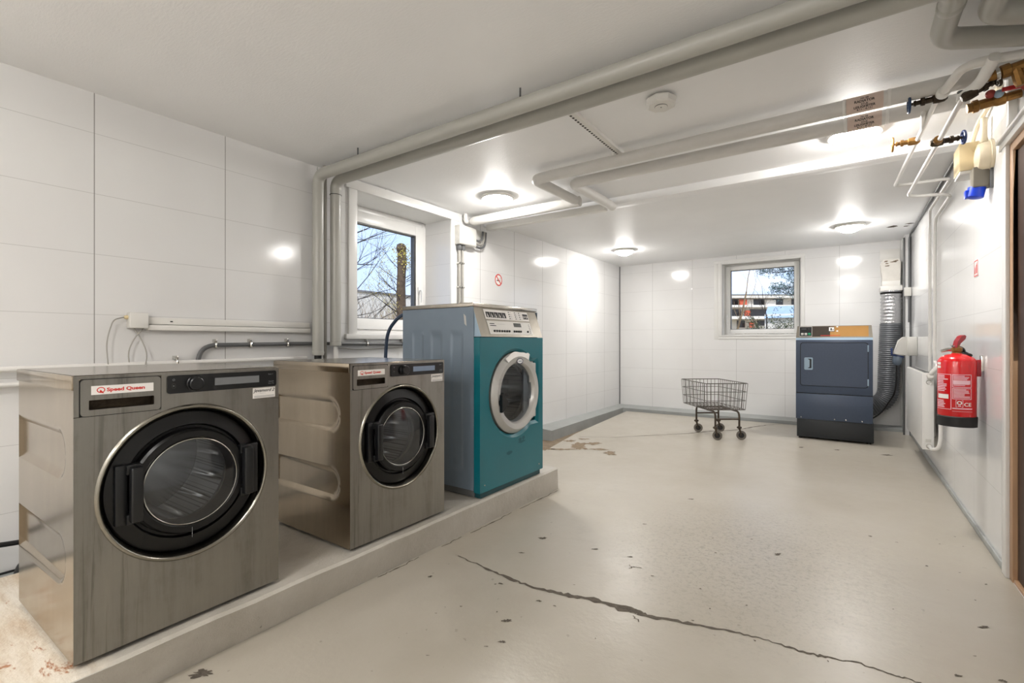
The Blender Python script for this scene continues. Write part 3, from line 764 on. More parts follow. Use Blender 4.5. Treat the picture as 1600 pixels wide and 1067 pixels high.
b.add([(0, 0, .045), (TW, 0, .045), (TW, TD, .045), (0, TD, .045)], [(0, 1, 2, 3)], gs)
b.box((.006, .0, 0.004), (TW-.03, TD-.02, .05), MT['darkcable'], .003)
b.add([(.01, .029, .94), (TW-.01, .029, .94), (TW-.01, .029, TZ), (.01, .029, TZ)], [(0, 1, 2, 3)], MT['black'])
m = MB()
body = b.build('body', t, 30)
mark = MB(); mark.add([(-.0008, .055, 1.02), (-.0008, .072, 1.035), (-.0008, .078, 1.095), (-.0008, .061, 1.08)], [(0, 1, 2, 3)], MT['silver']); mark.build('sticker', body)
# teal front panel with porthole and hinge recess
fp = MB(); fd = -.046
PC = (.372, .596); PR = .268
# outline of the pressed recess: circle with a square bay for the hinge on the right
def recess(grow=0.0, n=72):
    pts = []
    bx = .630+grow; bz0, bz1 = .385-grow, .795+grow
    for k in range(n):
        a = 2*PI*k/n; ca, sa = math.cos(a), math.sin(a); rr = PR+grow
        x, z = PC[0]+ca*rr, PC[1]+sa*rr
        if ca > .25:
            # ray against the bay box
            tx = (bx-PC[0])/ca; tz = ((bz1-PC[1]) if sa > 0 else (PC[1]-bz0))/max(abs(sa), 1e-6)
            tb = min(tx, tz)
            if tb > rr*.98: x, z = PC[0]+ca*max(rr, tb), PC[1]+sa*max(rr, tb)
        pts.append((x, z))
    return pts
rc, rc2 = recess(.020), recess(0)
z0p, z1p = .034, .953
V = []; F = []; n = len(rc)
for k in range(n):
    a = 2*PI*k/n; ca, sa = math.cos(a), math.sin(a)
    tx = ((TW-.001-PC[0]) if ca > 0 else PC[0]-.001)/max(abs(ca), 1e-6); tz = ((z1p-PC[1]) if sa > 0 else PC[1]-z0p)/max(abs(sa), 1e-6); q = min(tx, tz)
    V += [(PC[0]+ca*q, fd, PC[1]+sa*q), (rc[k][0], fd, rc[k][1]), (rc2[k][0], fd+.014, rc2[k][1]), (rc2[k][0], fd+.04, rc2[k][1])]
for k in range(n):
    j = (k+1) % n
    for q in range(3): F.append((4*k+q, 4*k+q+1, 4*j+q+1, 4*j+q))
fp.add(V, F, MT['teal'])
for (qx, qz) in ((.001, z0p), (TW-.001, z0p), (TW-.001, z1p), (.001, z1p)):
    best = sorted(range(n), key=lambda k: (V[4*k][0]-qx)**2+(V[4*k][2]-qz)**2)[:2]
    fp.add([V[4*best[0]], V[4*best[1]], (qx, fd, qz)], [(0, 1, 2)], MT['teal'])
x0, x1 = .001, TW-.001
fp.add([(x0, fd, z0p), (x1, fd, z0p), (x1, fd, z1p), (x0, fd, z1p), (x0, 0, z0p), (x1, 0, z0p), (x1, 0, z1p), (x0, 0, z1p)], [(0, 1, 5, 4), (1, 2, 6, 5), (2, 3, 7, 6), (3, 0, 4, 7)], MT['teal'])
cin = [(PC[0]+.006+.2*math.cos(2*PI*k/n), PC[1]+.2*math.sin(2*PI*k/n)) for k in range(n)]
fp.add([(p[0], fd+.038, p[1]) for p in rc2]+[(p[0], fd+.038, p[1]) for p in cin], [(k, (k+1) % n, n+(k+1) % n, n+k) for k in range(n)], MT['rubbergrey'])
fp.box((.012, fd+.006, .004), (TW-.03, .0, .036), MT['tealdark'])
for sx in (.045, .655): fp.lathe([(0, .005), (-.003, .004), (-.004, .001)], (sx, fd, .075), (0, 1, 0), MT['chrome'], 12, False)
for (sx, sz, sw, sh) in ((.30, .22, .035, .012), (.42, .285, .02, .012), (.46, .29, .018, .014), (.44, .268, .045, .008)):
    fp.add([(sx+sw*math.cos(a*.9), fd-.0006, sz+sh*math.sin(a*.9)*(1+.3*math.sin(a*3))) for a in range(7)], [tuple(range(7))], MT['greysteel'] if 0 else M('smudge', (6, 84, 96), .5))
fpo = fp.build('front_panel', t, 25)
d = MB(); oy = fd+.012
d.lathe([(oy+.02, .258), (oy-.004, .262), (oy-.012, .256), (oy-.03, .240), (oy-.036, .232), (oy-.030, .200), (oy-.018, .190), (oy+.03, .184)], (PC[0]+.006, 0, PC[1]), (0, 1, 0), MT['silver'], 72, False, False)
door = d.build('door', t, 35)
g = MB(); g.lathe([(oy-.006-.010*(1-(r/.189)**2), r) for r in (.189, .15, .11, .07, .03, .001)], (PC[0]+.006, 0, PC[1]), (0, 1, 0), MT['doorglassdark'], 56, False, False); g.build('door_glass', door)
g = MB(); mp = lambda x, z: (x, oy-.0365, z)
ex, ez = PC[0]+.012, PC[1]+.205
g.flat(ring2(circ(ex, ez, .036, 28, .0185), circ(ex, ez, .030, 28, .0145)), mp, MT['darkblue']); g.flat(poly2(circ(ex, ez, .0305, 28, .015)), lambda x, z: (x, oy-.0362, z), MT['paper'])
g.flat(rect2(ex-.02, ez-.004, ex+.02, ez+.002), mp, MT['lightblue'])
g.build('badge', door)
g = MB(); g.sweep(fillet([(PC[0]-.20, oy-.02, PC[1]-.045), (PC[0]-.20, oy-.05, PC[1]-.045)], .01), .018, MT['black'], 16)
g.prism([(PC[0]-.222, PC[1]-.10), (PC[0]-.190, PC[1]-.085), (PC[0]-.150, PC[1]-.045), (PC[0]-.185, PC[1]-.012), (PC[0]-.205, PC[1]+.02), (PC[0]-.222, PC[1]+.005)], -.02, MT['black'], lambda x, y, dd: (x, oy-.046+dd, y))
g.build('door_handle', door)
g = MB(); mp = lambda x, z: (x, oy-.0345, z)
for (qx, qz, k) in ((-.212, .072, 0), (-.185, .072, 1)): g.flat(ring2(circ(PC[0]+qx, PC[1]+qz, .0085, 16), circ(PC[0]+qx, PC[1]+qz, .0065, 16)), mp, MT['inkgrey'])
arc = [(PC[0]-.198+.013*math.cos(a), PC[1]+.093+.013*math.sin(a)) for a in [PI*k/8 for k in range(9)]]
arc2 = [(PC[0]-.198+.011*math.cos(a), PC[1]+.093+.011*math.sin(a)) for a in [PI*k/8 for k in range(9)]]
g.add([Vector(mp(*q)) for q in arc+arc2], [(k, k+1, 10+k, 9+k) for k in range(8)], MT['inkgrey']); g.build('door_symbols', door)
g = MB(); g.box((PC[0]+.165, fd+.004, PC[1]-.185), (.622, fd+.03, PC[1]-.052), MT['silver'], .006); g.box((PC[0]+.165, fd+.004, PC[1]+.052), (.622, fd+.03, PC[1]+.185), MT['silver'], .006)
g.box((PC[0]+.12, fd+.02, PC[1]-.195), (.612, fd+.034, PC[1]+.195), MT['silver'], .004); g.build('hinge', door)
g = MB(); arcp = [(PC[0]+.006+.235*math.cos(a), PC[1]+.235*math.sin(a)) for a in [math.radians(a) for a in range(62, 124, 4)]]
arcq = [(PC[0]+.006+(.262+(.03 if k < 2 else 0))*math.cos(a), PC[1]+(.266+.004*math.sin(k*.8)+(.012 if k < 2 else 0))*math.sin(a)) for k, a in enumerate([math.radians(a) for a in range(62, 124, 4)])]
nn = len(arcp); g.add([(q[0], oy-.037, q[1]) for q in arcp]+[(q[0], oy-.026, q[1]) for q in arcq], [(k, k+1, nn+k+1, nn+k) for k in range(nn-1)], MT['paper'])
g.build('tape_strip', door)
dr = MB(); dr.lathe([(oy+.03, .184), (.02, .19), (.02, .24), (.05, .245)], (PC[0]+.006, 0, PC[1]), (0, 1, 0), MT['rubbergrey'], 48, False, False)
dr.lathe([(.03, .18), (.035, .25), (.45, .25)], (PC[0]+.006, 0, PC[1]), (0, 1, 0), MT['drum'], 64, False, False); dr.lathe([(.45, .25), (.43, .1), (.43, .001)], (PC[0]+.006, 0, PC[1]), (0, 1, 0), MT['drumsteel'], 48, False, False)
dr.build('drum', t, 35)
# sloping fascia
BZ0_, BZ1_ = .957, TZ+.004; yb0, yb1 = fd+.002, .012
fs = MB()
fs.add([(.016, yb0, BZ0_), (TW-.001, yb0, BZ0_), (TW-.014, yb1, BZ1_), (.004, yb1, BZ1_), (.0, .03, BZ0_), (TW, .03, BZ0_), (TW, .03, BZ1_), (.0, .03, BZ1_)],
       [(0, 1, 2, 3), (1, 5, 6, 2), (3, 2, 6, 7), (0, 4, 5, 1)], MT['steelbezel'])
fs.add([(.016, yb0, BZ0_), (.004, yb1, BZ1_), (.0, .03, BZ1_), (.0, .03, BZ0_)], [(0, 1, 2, 3)], MT['lightblue'])
fso = fs.build('fascia', t, 20)
def fm(off):
    def mp(u, v):      # u, v in 0..1 over the fascia
        z = BZ0_+(BZ1_-BZ0_)*v; y = yb0+(yb1-yb0)*v-off; x = (.016*(1-v)+.004*v)+((TW-.001-.016)*(1-v)+(TW-.014-.004)*v)*u
        return (x, y, z)
    return mp
g = MB(); mp = fm(.002); mp2 = fm(.0028)
g.flat(rect2(.13, .60, .835, .935), mp, MT['paper'])
for k in range(5):
    g.flat(rect2(.15+.061*k, .66, .15+.061*k+.057, .85), mp2, MT['inkblack']); g.flat(poly2([(.165+.061*k, .68), (.185+.061*k, .68), (.168+.061*k, .82)]), fm(.0032), MT['paper'])
for r in range(4):
    for cc, x in enumerate((.50, .60, .67)):
        if (r+cc) % 7 == 6: continue
        yv = .87-.075*r
        g.flat(rect2(x, yv, x+.018, yv+.032), mp2, MT['inkblack']); g.flat(rect2(x+.022, yv+.008, x+.05, yv+.018), mp2, MT['inkgrey'])
g.flat(rect2(.735, .67, .825, .86), mp2, MT['inkblack'])
for k in range(5): g.flat(rect2(.742+.016*k, .70+.02*(k % 3), .75+.016*k, .80-.02*(k % 2)), fm(.0032), MT['paper'])
g.build('programme_chart', fso)
g = MB(); g.flat(rect2(.135, .09, .835, .545), mp, MT['whiteplastic'])
g.flat(rect2(.165, .435, .235, .46), mp2, MT['inkblack']); g.flat(rect2(.165, .37, .255, .395), mp2, MT['inkblack']); g.flat(rect2(.28, .44, .40, .445), mp2, MT['inkgrey'])
for k in range(6): g.flat(rect2(.79, .15+.06*k, .805, .175+.06*k), mp2, MT['inkblack'])
cpn = g.build('control_plate', fso)
for k, x in enumerate((.205, .243, .281, .319, .357, .395, .433, .515, .551, .587, .623, .745)):
    g = MB(); q = Vector(fm(.002)(x, .20)); q2 = Vector(fm(.009)(x, .20)); g.cyl(q, q2, .0068, MT['inkblack'], 12); g.build('button', cpn)
g = MB(); g.flat(rect2(.535, .36, .66, .50), mp2, MT['lcddark']); g.build('display', cpn)
l = MB(); l.box((-.003, -.002+.006, TZ+.002), (TW+.003, TD+.003, TZ+.026), MT['steeltop'], .003)
l.lathe([(0, .055), (.006, .052), (.009, .03), (.009, .001)], (.09, .14, TZ+.026), (0, 0, 1), MT['steeltop'], 28, False)
l.build('lid', t)

# ================================================================== DRYER
DW = .69
t = thing('tumble_dryer', 'graphite blue tumble dryer with bronze control strip beneath the back window', 'tumble dryer', (-.462, 6.205, 0))
b = MB(); b.box((0, 0, .222), (DW, .72, 1.098), MT['navy'], .006)
b.box((.002, -.004, .505), (DW-.002, .004, .511), MT['darkgap']); b.box((0, -.008, .222), (DW, .02, .505), MT['navy'], .004); b.box((0, -.008, .511), (DW, .02, 1.098), MT['navy'], .006)
b.build('body', t)
b = MB(); b.box((.008, .012, .02), (DW+.008, .70, .222), MT['navydark'], .004)
for (fx, fy) in ((.04, .05), (DW-.03, .05), (.04, .66), (DW-.03, .66)): b.lathe([(0, .02), (.022, .015)], (fx, fy, 0), (0, 0, 1), MT['blackmatte'], 12)
for x in (.05, .60, .46, .36): b.lathe([(0, .007), (-.003, .006), (-.004, .001)], (x, -.008, .24), (0, 1, 0), MT['chrome'], 10, False)
b.build('base', t)
d = MB(); x0, x1, z0, z1 = .042, .652, .590, 1.070
d.ringplate(rrect(x0, z0, x1, z1, .03), rrect(x0+.006, z0+.006, x1-.006, z1-.006, .026), -.0095, -.004, MT['darkgap'])
d.prism(rrect(x0+.006, z0+.006, x1-.006, z1-.006, .026), -.012, MT['navy'], lambda x, z, q: (x, q-.005, z)); door = d.build('door', t, 30)
h = MB(); h.ringplate(rrect(.082, .768, .162, .904, .012, 4), rrect(.112, .786, .150, .890, .008, 4), -.03, -.015, MT['lightblue']); h.add([(.112, -.0175, .786), (.15, -.0175, .786), (.15, -.0175, .89), (.112, -.0175, .89)], [(0, 1, 2, 3)], MT['navydark'])
h.prism([(.112, .786), (.132, .80), (.132, .876), (.112, .89)], -.004, MT['lightblue'], lambda x, z, q: (x, q-.026, z)); h.build('door_handle', door)
for z in (.615, .972): 
    h = MB(); h.box((x1-.008, -.019, z), (x1+.003, -.008, z+.07), MT['lightblue'], .002); h.build('hinge', door)
k = MB(); V = [(0, 0, 1.098), (DW, 0, 1.098), (DW, .012, 1.122), (0, .012, 1.122), (.010, .048, 1.252), (DW-.010, .048, 1.252), (.0, .40, 1.098), (DW, .40, 1.098), (.01, .14, 1.252), (DW-.01, .14, 1.252)]
k.add(V[:4]+[(0, .4, 1.098), (DW, .4, 1.098), (DW, .4, 1.122), (0, .4, 1.122)], [(0, 1, 2, 3), (0, 3, 7, 4), (1, 5, 6, 2), (4, 7, 6, 5), (3, 2, 6, 7)], MT['lightblue'])
k.add([V[3], V[2], V[5], V[4], V[8], V[9], (0, .16, 1.122), (DW, .16, 1.122)], [(0, 1, 2, 3), (3, 2, 5, 4), (4, 5, 7, 6), (0, 3, 4, 6), (1, 7, 5, 2)], MT['steelbezel'])
co = k.build('console', t, 20)
def cm(off): return lambda u, v: (.012+(DW-.024)*u, .012+.036*v-off, 1.122+.130*v)
g = MB(); g.flat(rect2(.025, .10, .965, .95, 8), cm(.002), MT['bronze']); g.flat(rect2(.025, .10, .46, .95), cm(.0025), MT['darkbronze'])
g.flat(rect2(.33, .16, .60, .20), cm(.003), MT['inkred'])
g.flat(rect2(.44, .50, .52, .92), cm(.003), MT['inkblack']); g.flat(rect2(.445, .55, .515, .87), cm(.0035), MT['paper']); g.flat(rect2(.465, .60, .485, .80), cm(.004), MT['inkblack']); g.flat(rect2(.495, .60, .505, .72), cm(.004), MT['inkblack'])
for v in (.50, .86): g.flat(rect2(.545, v, .57, v+.1), cm(.0035), MT['paper'])
g.build('control_strip', co)
g = MB(); g.flat(rect2(.03, .12, .21, .95), cm(.004), MT['black']); g.flat(ring2([(.028, .11), (.212, .11), (.212, .96), (.028, .96)], [(.034, .15), (.206, .15), (.206, .92), (.034, .92)]), cm(.005), MT['silver'])
for x in (.06, .16): g.flat(rect2(x, .74, x+.07 if x < .1 else x+.01, .76), cm(.005), MT['inkgrey'])
pn = g.build('button_panel', co)
for x, mt in ((.055, 'whiteplastic'), (.105, 'whiteplastic'), (.155, 'greenbtn')):
    g = MB(); q = cm(.012)(x, .22); g.box((q[0], q[1], q[2]), (q[0]+.024, q[1]+.012, q[2]+.024), MT[mt], .003); o = g.build('button', pn)
    if mt == 'greenbtn': o['label'] = 'green start button'

# ================================================================== PIPES
def pipe_thing(name, label, cat, path, r, mat, fil=.08, seg=20, group=None):
    m = MB(); m.sweep(fillet(path, fil), r, mat, seg); return m
gr = MT['greypipe']; ZG = 2.228
t = thing('heating_pipe', 'thick grey lagged pipe nearer the camera, up the left wall and across the ceiling', 'pipe', (0, 0, 0), 0)
m = MB(); m.sweep(fillet([(-2.985, 1.922, .985), (-2.985, 1.922, ZG), (.410, 1.922, ZG), (.410, 2.325, ZG), (.520, 2.39, ZG), (XR, 2.445, ZG)], .075), .0375, gr, 24); m.build('lagging', t)
m = MB()
for (z, r) in ((.995, .041), (.985, .036)): pass
m.lathe([(-.0, .0375), (.02, .041), (.03, .0375)], (-2.985, 1.922, .985), (0, 0, 1), gr, 24); m.build('end_collar', t)
m = MB(); m.cyl((-2.985, 1.922, .055), (-2.985, 1.922, .99), .018, MT['whitepipe'], 14); m.cyl((-2.985, 1.922, .955), (-2.985, 1.922, .985), .024, MT['blackmatte'], 14); m.build('bare_pipe', t)
hang = [(-2.55, 1.922), (-1.30, 1.922)]
for (x, y) in hang:
    m = MB(); m.cyl((x, y, ZG+.02), (x, y, ZC+.002), .0045, MT['darkcable'], 8); m.build('hanger_rod', t)
t = thing('heating_pipe', 'thick grey lagged pipe farther from the camera, closer to the window', 'pipe', (0, 0, 0), 0)
m = MB(); m.sweep(fillet([(-2.985, 2.06, 1.05), (-2.985, 2.06, ZG), (.293, 2.06, ZG), (.293, 2.415, ZG), (.42, 2.49, ZG), (XR, 2.60, ZG)], .075), .0375, gr, 24); m.build('lagging', t)
m = MB(); m.sweep([(-2.985+.039*math.cos(2*PI*k/24), 2.06+.039*math.sin(2*PI*k/24), 2.125) for k in range(24)], .002, MT['darkgap'], 6, closed=True); m.build('joint_band', t)
m = MB(); m.lathe([(-.002, .0375), (0, .040), (.02, .040), (.022, .0375)], (-2.985, 2.06, 1.05), (0, 0, 1), gr, 24); m.build('end_collar', t)
m = MB(); m.cyl((-2.985, 2.06, .055), (-2.985, 2.06, 1.055), .017, MT['whitepipe'], 14); m.build('bare_pipe', t)
m = MB(); m.cyl((-1.155, 2.09, ZG+.02), (-1.155, 2.09, ZC+.002), .0045, MT['darkcable'], 8); m.build('hanger_rod', t)
m = MB(); m.lathe([(0, .0375), (.006, .0400), (.03, .0400), (.034, .0375)], (.293, 2.17, ZG), (0, 1, 0), gr, 24); m.build('elbow_band', t)
# thin grey upright cylinder in the gap between them
m = MB(); m.cyl((-3.006, 1.989, .05), (-3.006, 1.989, ZC), .013, MT['greycable'], 12); tag(m.build('gap_upright'), 'thin grey upright in the gap between the two thick grey pipes', 'pipe')
# perforated hanging rail
m = MB(); a, b2 = Vector((-1.188, 2.13, ZC)), Vector((-1.212, 3.06, ZC))
m.box((-1.222, 2.08, ZC-.022), (-1.180, 3.10, ZC-.0), MT['whiteplastic'], .002)
nd = 34
for k in range(nd):
    y = 2.10+.98*k/nd; m.box((-1.219, y, ZC-.0228), (-1.207, y+.014, ZC-.0215), MT['darkgap'])
tag(m.build('mounting_rail'), 'perforated white mounting rail on the ceiling between grey and white pipes', 'rail')
# white lagged pair
ZW = 2.24; wl = MT['whitelag']
def label_patch(mb, X0, X1, y, z, r, lines, a0, a1, mat):
    """paper wrapped on the underside of a pipe along x; a = angle from straight down towards the camera (-y)"""
    V = []; F = []; na = 10
    def P(x, a, rr): return (x, y-math.sin(a)*rr, z-math.cos(a)*rr)
    for i in range(2):
        for k in range(na+1): V.append(P((X0, X1)[i], a0+(a1-a0)*k/na, r))
    for k in range(na): F.append((k, k+1, na+2+k, na+1+k))
    mb.add(V, F, mat)
    for (s, sz, frac, bd) in lines:
        c = a1+(a0-a1)*frac
        for VV, FF in text2(s, sz, (X0+X1)/2, 0, 'CENTER', bd):
            mb.add([P(vx, c+vy/r, r+.0006) for vx, vy in VV], FF, MT['inkblack'])
LB = [('Nr.38', .013, .29, .02), ('RADIATOR', .016, .43, .03), ('STUE', .012, .545, .02), ('LEILIGHETER', .015, .66, .03), ('8.11 - 8.121', .013, .775, .025)]
for nm, yy, xe, y_end, x_start, lb in (('nearer', 2.885, -1.83, 3.50, .60, 'thick white lagged pipe nearer the camera, with a paper label'), ('farther', 3.12, -1.645, 3.84, .48, 'thick white lagged pipe farther from the camera, with a paper label')):
    t = thing('heating_pipe', lb, 'pipe', (0, 0, 0), 0)
    m = MB(); m.sweep(fillet([(x_start, yy, ZW), (xe, yy, ZW), (xe+.005, y_end, ZW)], .06), .037, wl, 22); m.build('lagging', t)
    m = MB(); dx = .045
    xc = .085 if nm == 'nearer' else .09
    label_patch(m, xc-.085, xc+.06, yy, ZW, .0388, LB, -.2, 2.6, MT['pinkpaper'])
    m.build('paper_label', t)
    for xx in (xc-.10, xc+.075):
        m = MB(); m.lathe([(0, .0372), (.002, .039), (.012, .039), (.014, .0372)], (xx, yy, ZW), (1, 0, 0), MT['whitepipe'], 22); m.build('tape_band', t)
    if nm == 'nearer':
        m = MB(); m.box((-1.235, 2.865, ZW), (-1.215, 2.9, ZC), MT['whiteplastic'], .002); m.build('hanger', t)
t = thing('heating_pipe', 'white lagged pipe running from the junction box along the ceiling beam', 'pipe', (0, 0, 0), 0)
m = MB(); m.sweep([(-2.93, 3.54, ZW-.002), (-1.80, 3.54, ZW-.002)], .042, wl, 22); m.build('lagging', t)
m = MB(); m.sweep(fillet([(-2.93, 3.54, ZW), (-2.98, 3.54, ZW), (-3.02, 3.52, ZW), (-3.02, 3.52, ZC)], .03), .02, MT['whitepipe'], 14); m.lathe([(0, .03), (.012, .034), (.03, .034)], (-2.965, 3.54, ZW), (1, 0, 0), MT['whitepipe'], 18); m.build('elbow', t)
m = MB(); m.box((-2.98, 3.79, 2.205), (-1.69, 3.85, 2.262), MT['whiteplastic'], .003)
tag(m.build('cable_trunking'), 'white cable trunking under the lagged pipe along the foot of the ceiling beam', 'trunking')
# low white pipes on the left wall
def wallpipe(label, pts, r, mat, clips=(), name='wall_pipe', cat='pipe', group=None, fil=.05, clipmat='chrome'):
    t = thing(name, label, cat, (0, 0, 0), 0, group)
    m = MB(); m.sweep(fillet(pts, fil), r, mat, 14); m.build('pipe_run', t)
    for (x, y, z) in clips:
        m = MB(); m.sweep([(x+(r+.004)*math.cos(2*PI*k/18), y, z+(r+.004)*math.sin(2*PI*k/18)) for k in range(18)], .006, MT[clipmat], 6, closed=True)
        m.box((XL, y-.008, z+r+.002), (x+.008, y+.008, z+r+.022), MT[clipmat], .002); m.build('pipe_clip', t)
    return t
X_ = XL+.035
wallpipe('upper thin white pipe along the left wall just above the near washer', [(X_, YN, .935), (X_, .42, .957), (X_, 1.86, .968)], .013, MT['whitepipe'], [(X_, 1.087, .966)])
wallpipe('lower thin white pipe on the left wall, ending behind the near washer', [(X_, YN, .872), (X_, .42, .888), (X_, 1.86, .898)], .011, MT['whitepipe'])
X2_ = XL+.022
wallpipe('dark grey conduit bending up behind the near washer and along the left wall', [(X2_, 1.20, .70), (X2_, 1.20, 1.058), (X2_, 1.9, 1.066), (X2_, 3.3, 1.052)], .0125, MT['darkcable'], [(X2_, y, 1.058+.008*min(1, (y-1.2)/.7)-.006*max(0, y-2)) for y in (1.29, 1.49, 1.73, 2.37, 2.73)], 'electrical_conduit', 'conduit', fil=.10)
# trunking + box + cables
m = MB(); m.box((XL, .955, 1.172), (XL+.028, 1.89, 1.208), MT['whiteplastic'], .003); m.box((XL+.027, 1.06, 1.186), (XL+.0295, 1.072, 1.192), MT['darkgap']); tag(m.build('cable_trunking'), 'upper white cable trunking between wall box and grey pipes', 'trunking', None)
m = MB(); m.box((XL, .955, 1.140), (XL+.038, 1.89, 1.169), MT['whiteplastic'], .003); tag(m.build('cable_trunking'), 'lower white cable trunking between wall box and grey pipes', 'trunking', None)
t = thing('junction_box', 'small square white junction box above the near washer', 'junction box', (XL, .915, 1.19))
m = MB(); m.box((0, -.042, -.042), (.045, .042, .042), MT['greyplastic'], .005); m.box((.043, -.040, -.040), (.05, .040, .040), MT['whiteplastic'], .004); m.build('box', t)
m = MB(); m.lathe([(0, .010), (.008, .011), (.016, .007)], (.025, -.042, .015), (0, -1, 0), MT['beigeplastic'], 12); m.build('cable_gland', t)
def cable(label, pts, r, mat, name='cable', cat='cable'):
    m = MB(); m.sweep(fillet(pts, .12, 10), r, mat, 8); return tag(m.build(name), label, cat)
cable('thin grey cable drooping left out of the white junction box', [(XL+.025, .857, 1.205), (XL+.035, .81, 1.19), (XL+.04, .78, 1.08), (XL+.045, .79, .93), (XL+.04, .80, .80)], .003, MT['greycable'])
cable('grey cable curving out left below the white junction box', [(XL+.025, .94, 1.15), (XL+.03, .90, 1.10), (XL+.035, .87, 1.03), (XL+.04, .88, .90), (XL+.04, .88, .75)], .0032, MT['greycable'])
cable('grey cable curving out right below the white junction box', [(XL+.02, .90, 1.15), (XL+.03, .925, 1.10), (XL+.05, .95, 1.02), (XL+.052, .935, .92), (XL+.045, .91, .78)], .0032, MT['greycable'])
cable('thin white cable strung under the grey conduit by the window', [(XL+.012, 2.09, .70), (XL+.012, 2.10, 1.035), (XL+.014, 2.16, 1.03), (XL+.012, 2.30, 1.018), (XL+.012, 2.7, 1.03), (XL+.012, 3.2, 1.028)], .003, MT['greycable'])
# hoses
t = thing('water_hose', 'dark blue water hose arching up to the back of the teal washer', 'hose', (0, 0, 0))
m = MB(); m.sweep(fillet([(-2.78, 2.33, .05), (-2.78, 2.335, .95), (-2.76, 2.34, 1.16), (-2.66, 2.37, 1.27), (-2.56, 2.42, 1.30), (-2.47, 2.47, 1.255)], .12, 8), .0125, MT['hoseblue'], 12); m.build('hose', t)
m = MB(); m.cyl((-2.50, 2.455, 1.27), (-2.43, 2.49, 1.235), .017, MT['chrome'], 12); m.build('coupling', t)
a, b2 = atz(-60, 800, .35), atz(60, 866, .2)
cable('black drain hose sagging in behind the near washer', [(-2.93, -.40, .42), (-2.93, .15, .275), (-2.93, .40, .215), (-2.93, .62, .20), (-2.80, .9, .175)], .011, MT['blackcable'], 'drain_hose', 'hose')
t = thing('drain_pipe', 'stub of black drain pipe behind the near washer', 'pipe', (-2.85, .485, .05))
m = MB(); m.sweep(fillet([(0, 0, 0), (0, 0, .07), (.0, .07, .085), (0, .2, .08)], .06, 8), .055, MT['blackmatte'], 18); m.build('pipe_elbow', t)

# junction box with conduits by the window
t = thing('junction_box', 'grey electrical junction box beside the window with pipes below it', 'junction box', (XL, 3.51, 2.10))
m = MB(); m.box((.0, -.122, -.095), (.085, .122, .085), MT['greyplastic'], .006); m.box((.083, -.115, -.088), (.09, .115, .078), MT['greyplastic'], .003)
for z in (-.04, .02): m.lathe([(0, .022), (-.002, .022), (-.0025, .018)], (.045, -.122, z), (0, 1, 0), MT['greyplastic'], 18)
m.build('box', t)
for k, y in enumerate((-.085, -.03)):
    m = MB(); m.lathe([(0, .024), (-.02, .022), (-.022, .026), (-.04, .024), (-.055, .014)], (.04, y, -.095), (0, 0, 1), MT['darkcable'], 16); m.build('cable_gland', t)
for k, (y, l) in enumerate(((-.085, 3.425), (-.03, 3.48))):
    tt = thing('electrical_conduit', ('left' if k == 0 else 'right')+' one of two grey conduit pipes below the window junction box', 'conduit', (XL+.04, 3.51+y+.004*(1-2*k), 0))
    m = MB(); m.cyl((0, 0, .05), (0, 0, 1.968), .0125, MT['greycable'], 14); m.build('pipe_run', tt)
    for z in (1.83, 1.60): m = MB(); m.box((-.038, -.016, z-.008), (.0165, .016, z+.008), MT['chrome'], .003); m.build('pipe_clip', tt)
for k in range(3):
    o = .026*k; y0 = 3.632; z0 = 2.09-.032*k
    cable(('uppermost', 'middle', 'lowest')[k]+' grey cable looping from the window junction box up to the beam', [(XL+.05, y0, z0), (XL+.05, y0+.09+.015*k, z0-.012), (XL+.05, y0+.135+.022*k, z0+.03), (XL+.05, y0+.145+.024*k, 2.19)], .0105, MT['darkcable'] if k != 1 else MT['greycable'])
m = MB(); m.box((XL, 3.66, 2.10), (XL+.03, 3.78, 2.20), MT['greyplastic'], .004); tag(m.build('mounting_plate'), 'small grey backing plate behind the looping cables by the beam', 'plate')

# ================================================================== RIGHT WALL PLUMBING
wp = MT['whitepipe']
t = thing('water_pipe', 'white pipe from the right with blue wheel valve and brass valve, nearer run', 'pipe', (0, 0, 0))
m = MB(); m.sweep(fillet([(XR, 2.66, 2.195), (.52, 2.64, 2.195), (.392, 2.62, 2.195), (.350, 2.86, 2.19)], .10), .0175, wp, 16); m.lathe([(0, .019), (.008, .025), (.03, .025), (.038, .019)], (.356, 2.825, 2.19), (-.12, 1, -.02), wp, 16); m.build('inlet_pipe', t)
m = MB(); m.sweep(fillet([(.343, 2.91, 2.195), (.329, 3.33, 2.2), (.286, 4.40, 2.2), (.585, 4.40, 2.2), (.590, 5.42, 2.21), (.5905, 5.42, .30)], .045), .0105, wp, 12); m.build('pipe_run', t)
m = MB(); m.sweep(fillet([(.330, 3.30, 2.2), (.312, 3.10, 2.2), (.312, 3.10, 2.235)], .02), .0105, wp, 12); m.cyl((.312, 3.10, 2.232), (.312, 3.10, 2.25), .014, MT['darkcable'], 12); m.build('capped_stub', t)
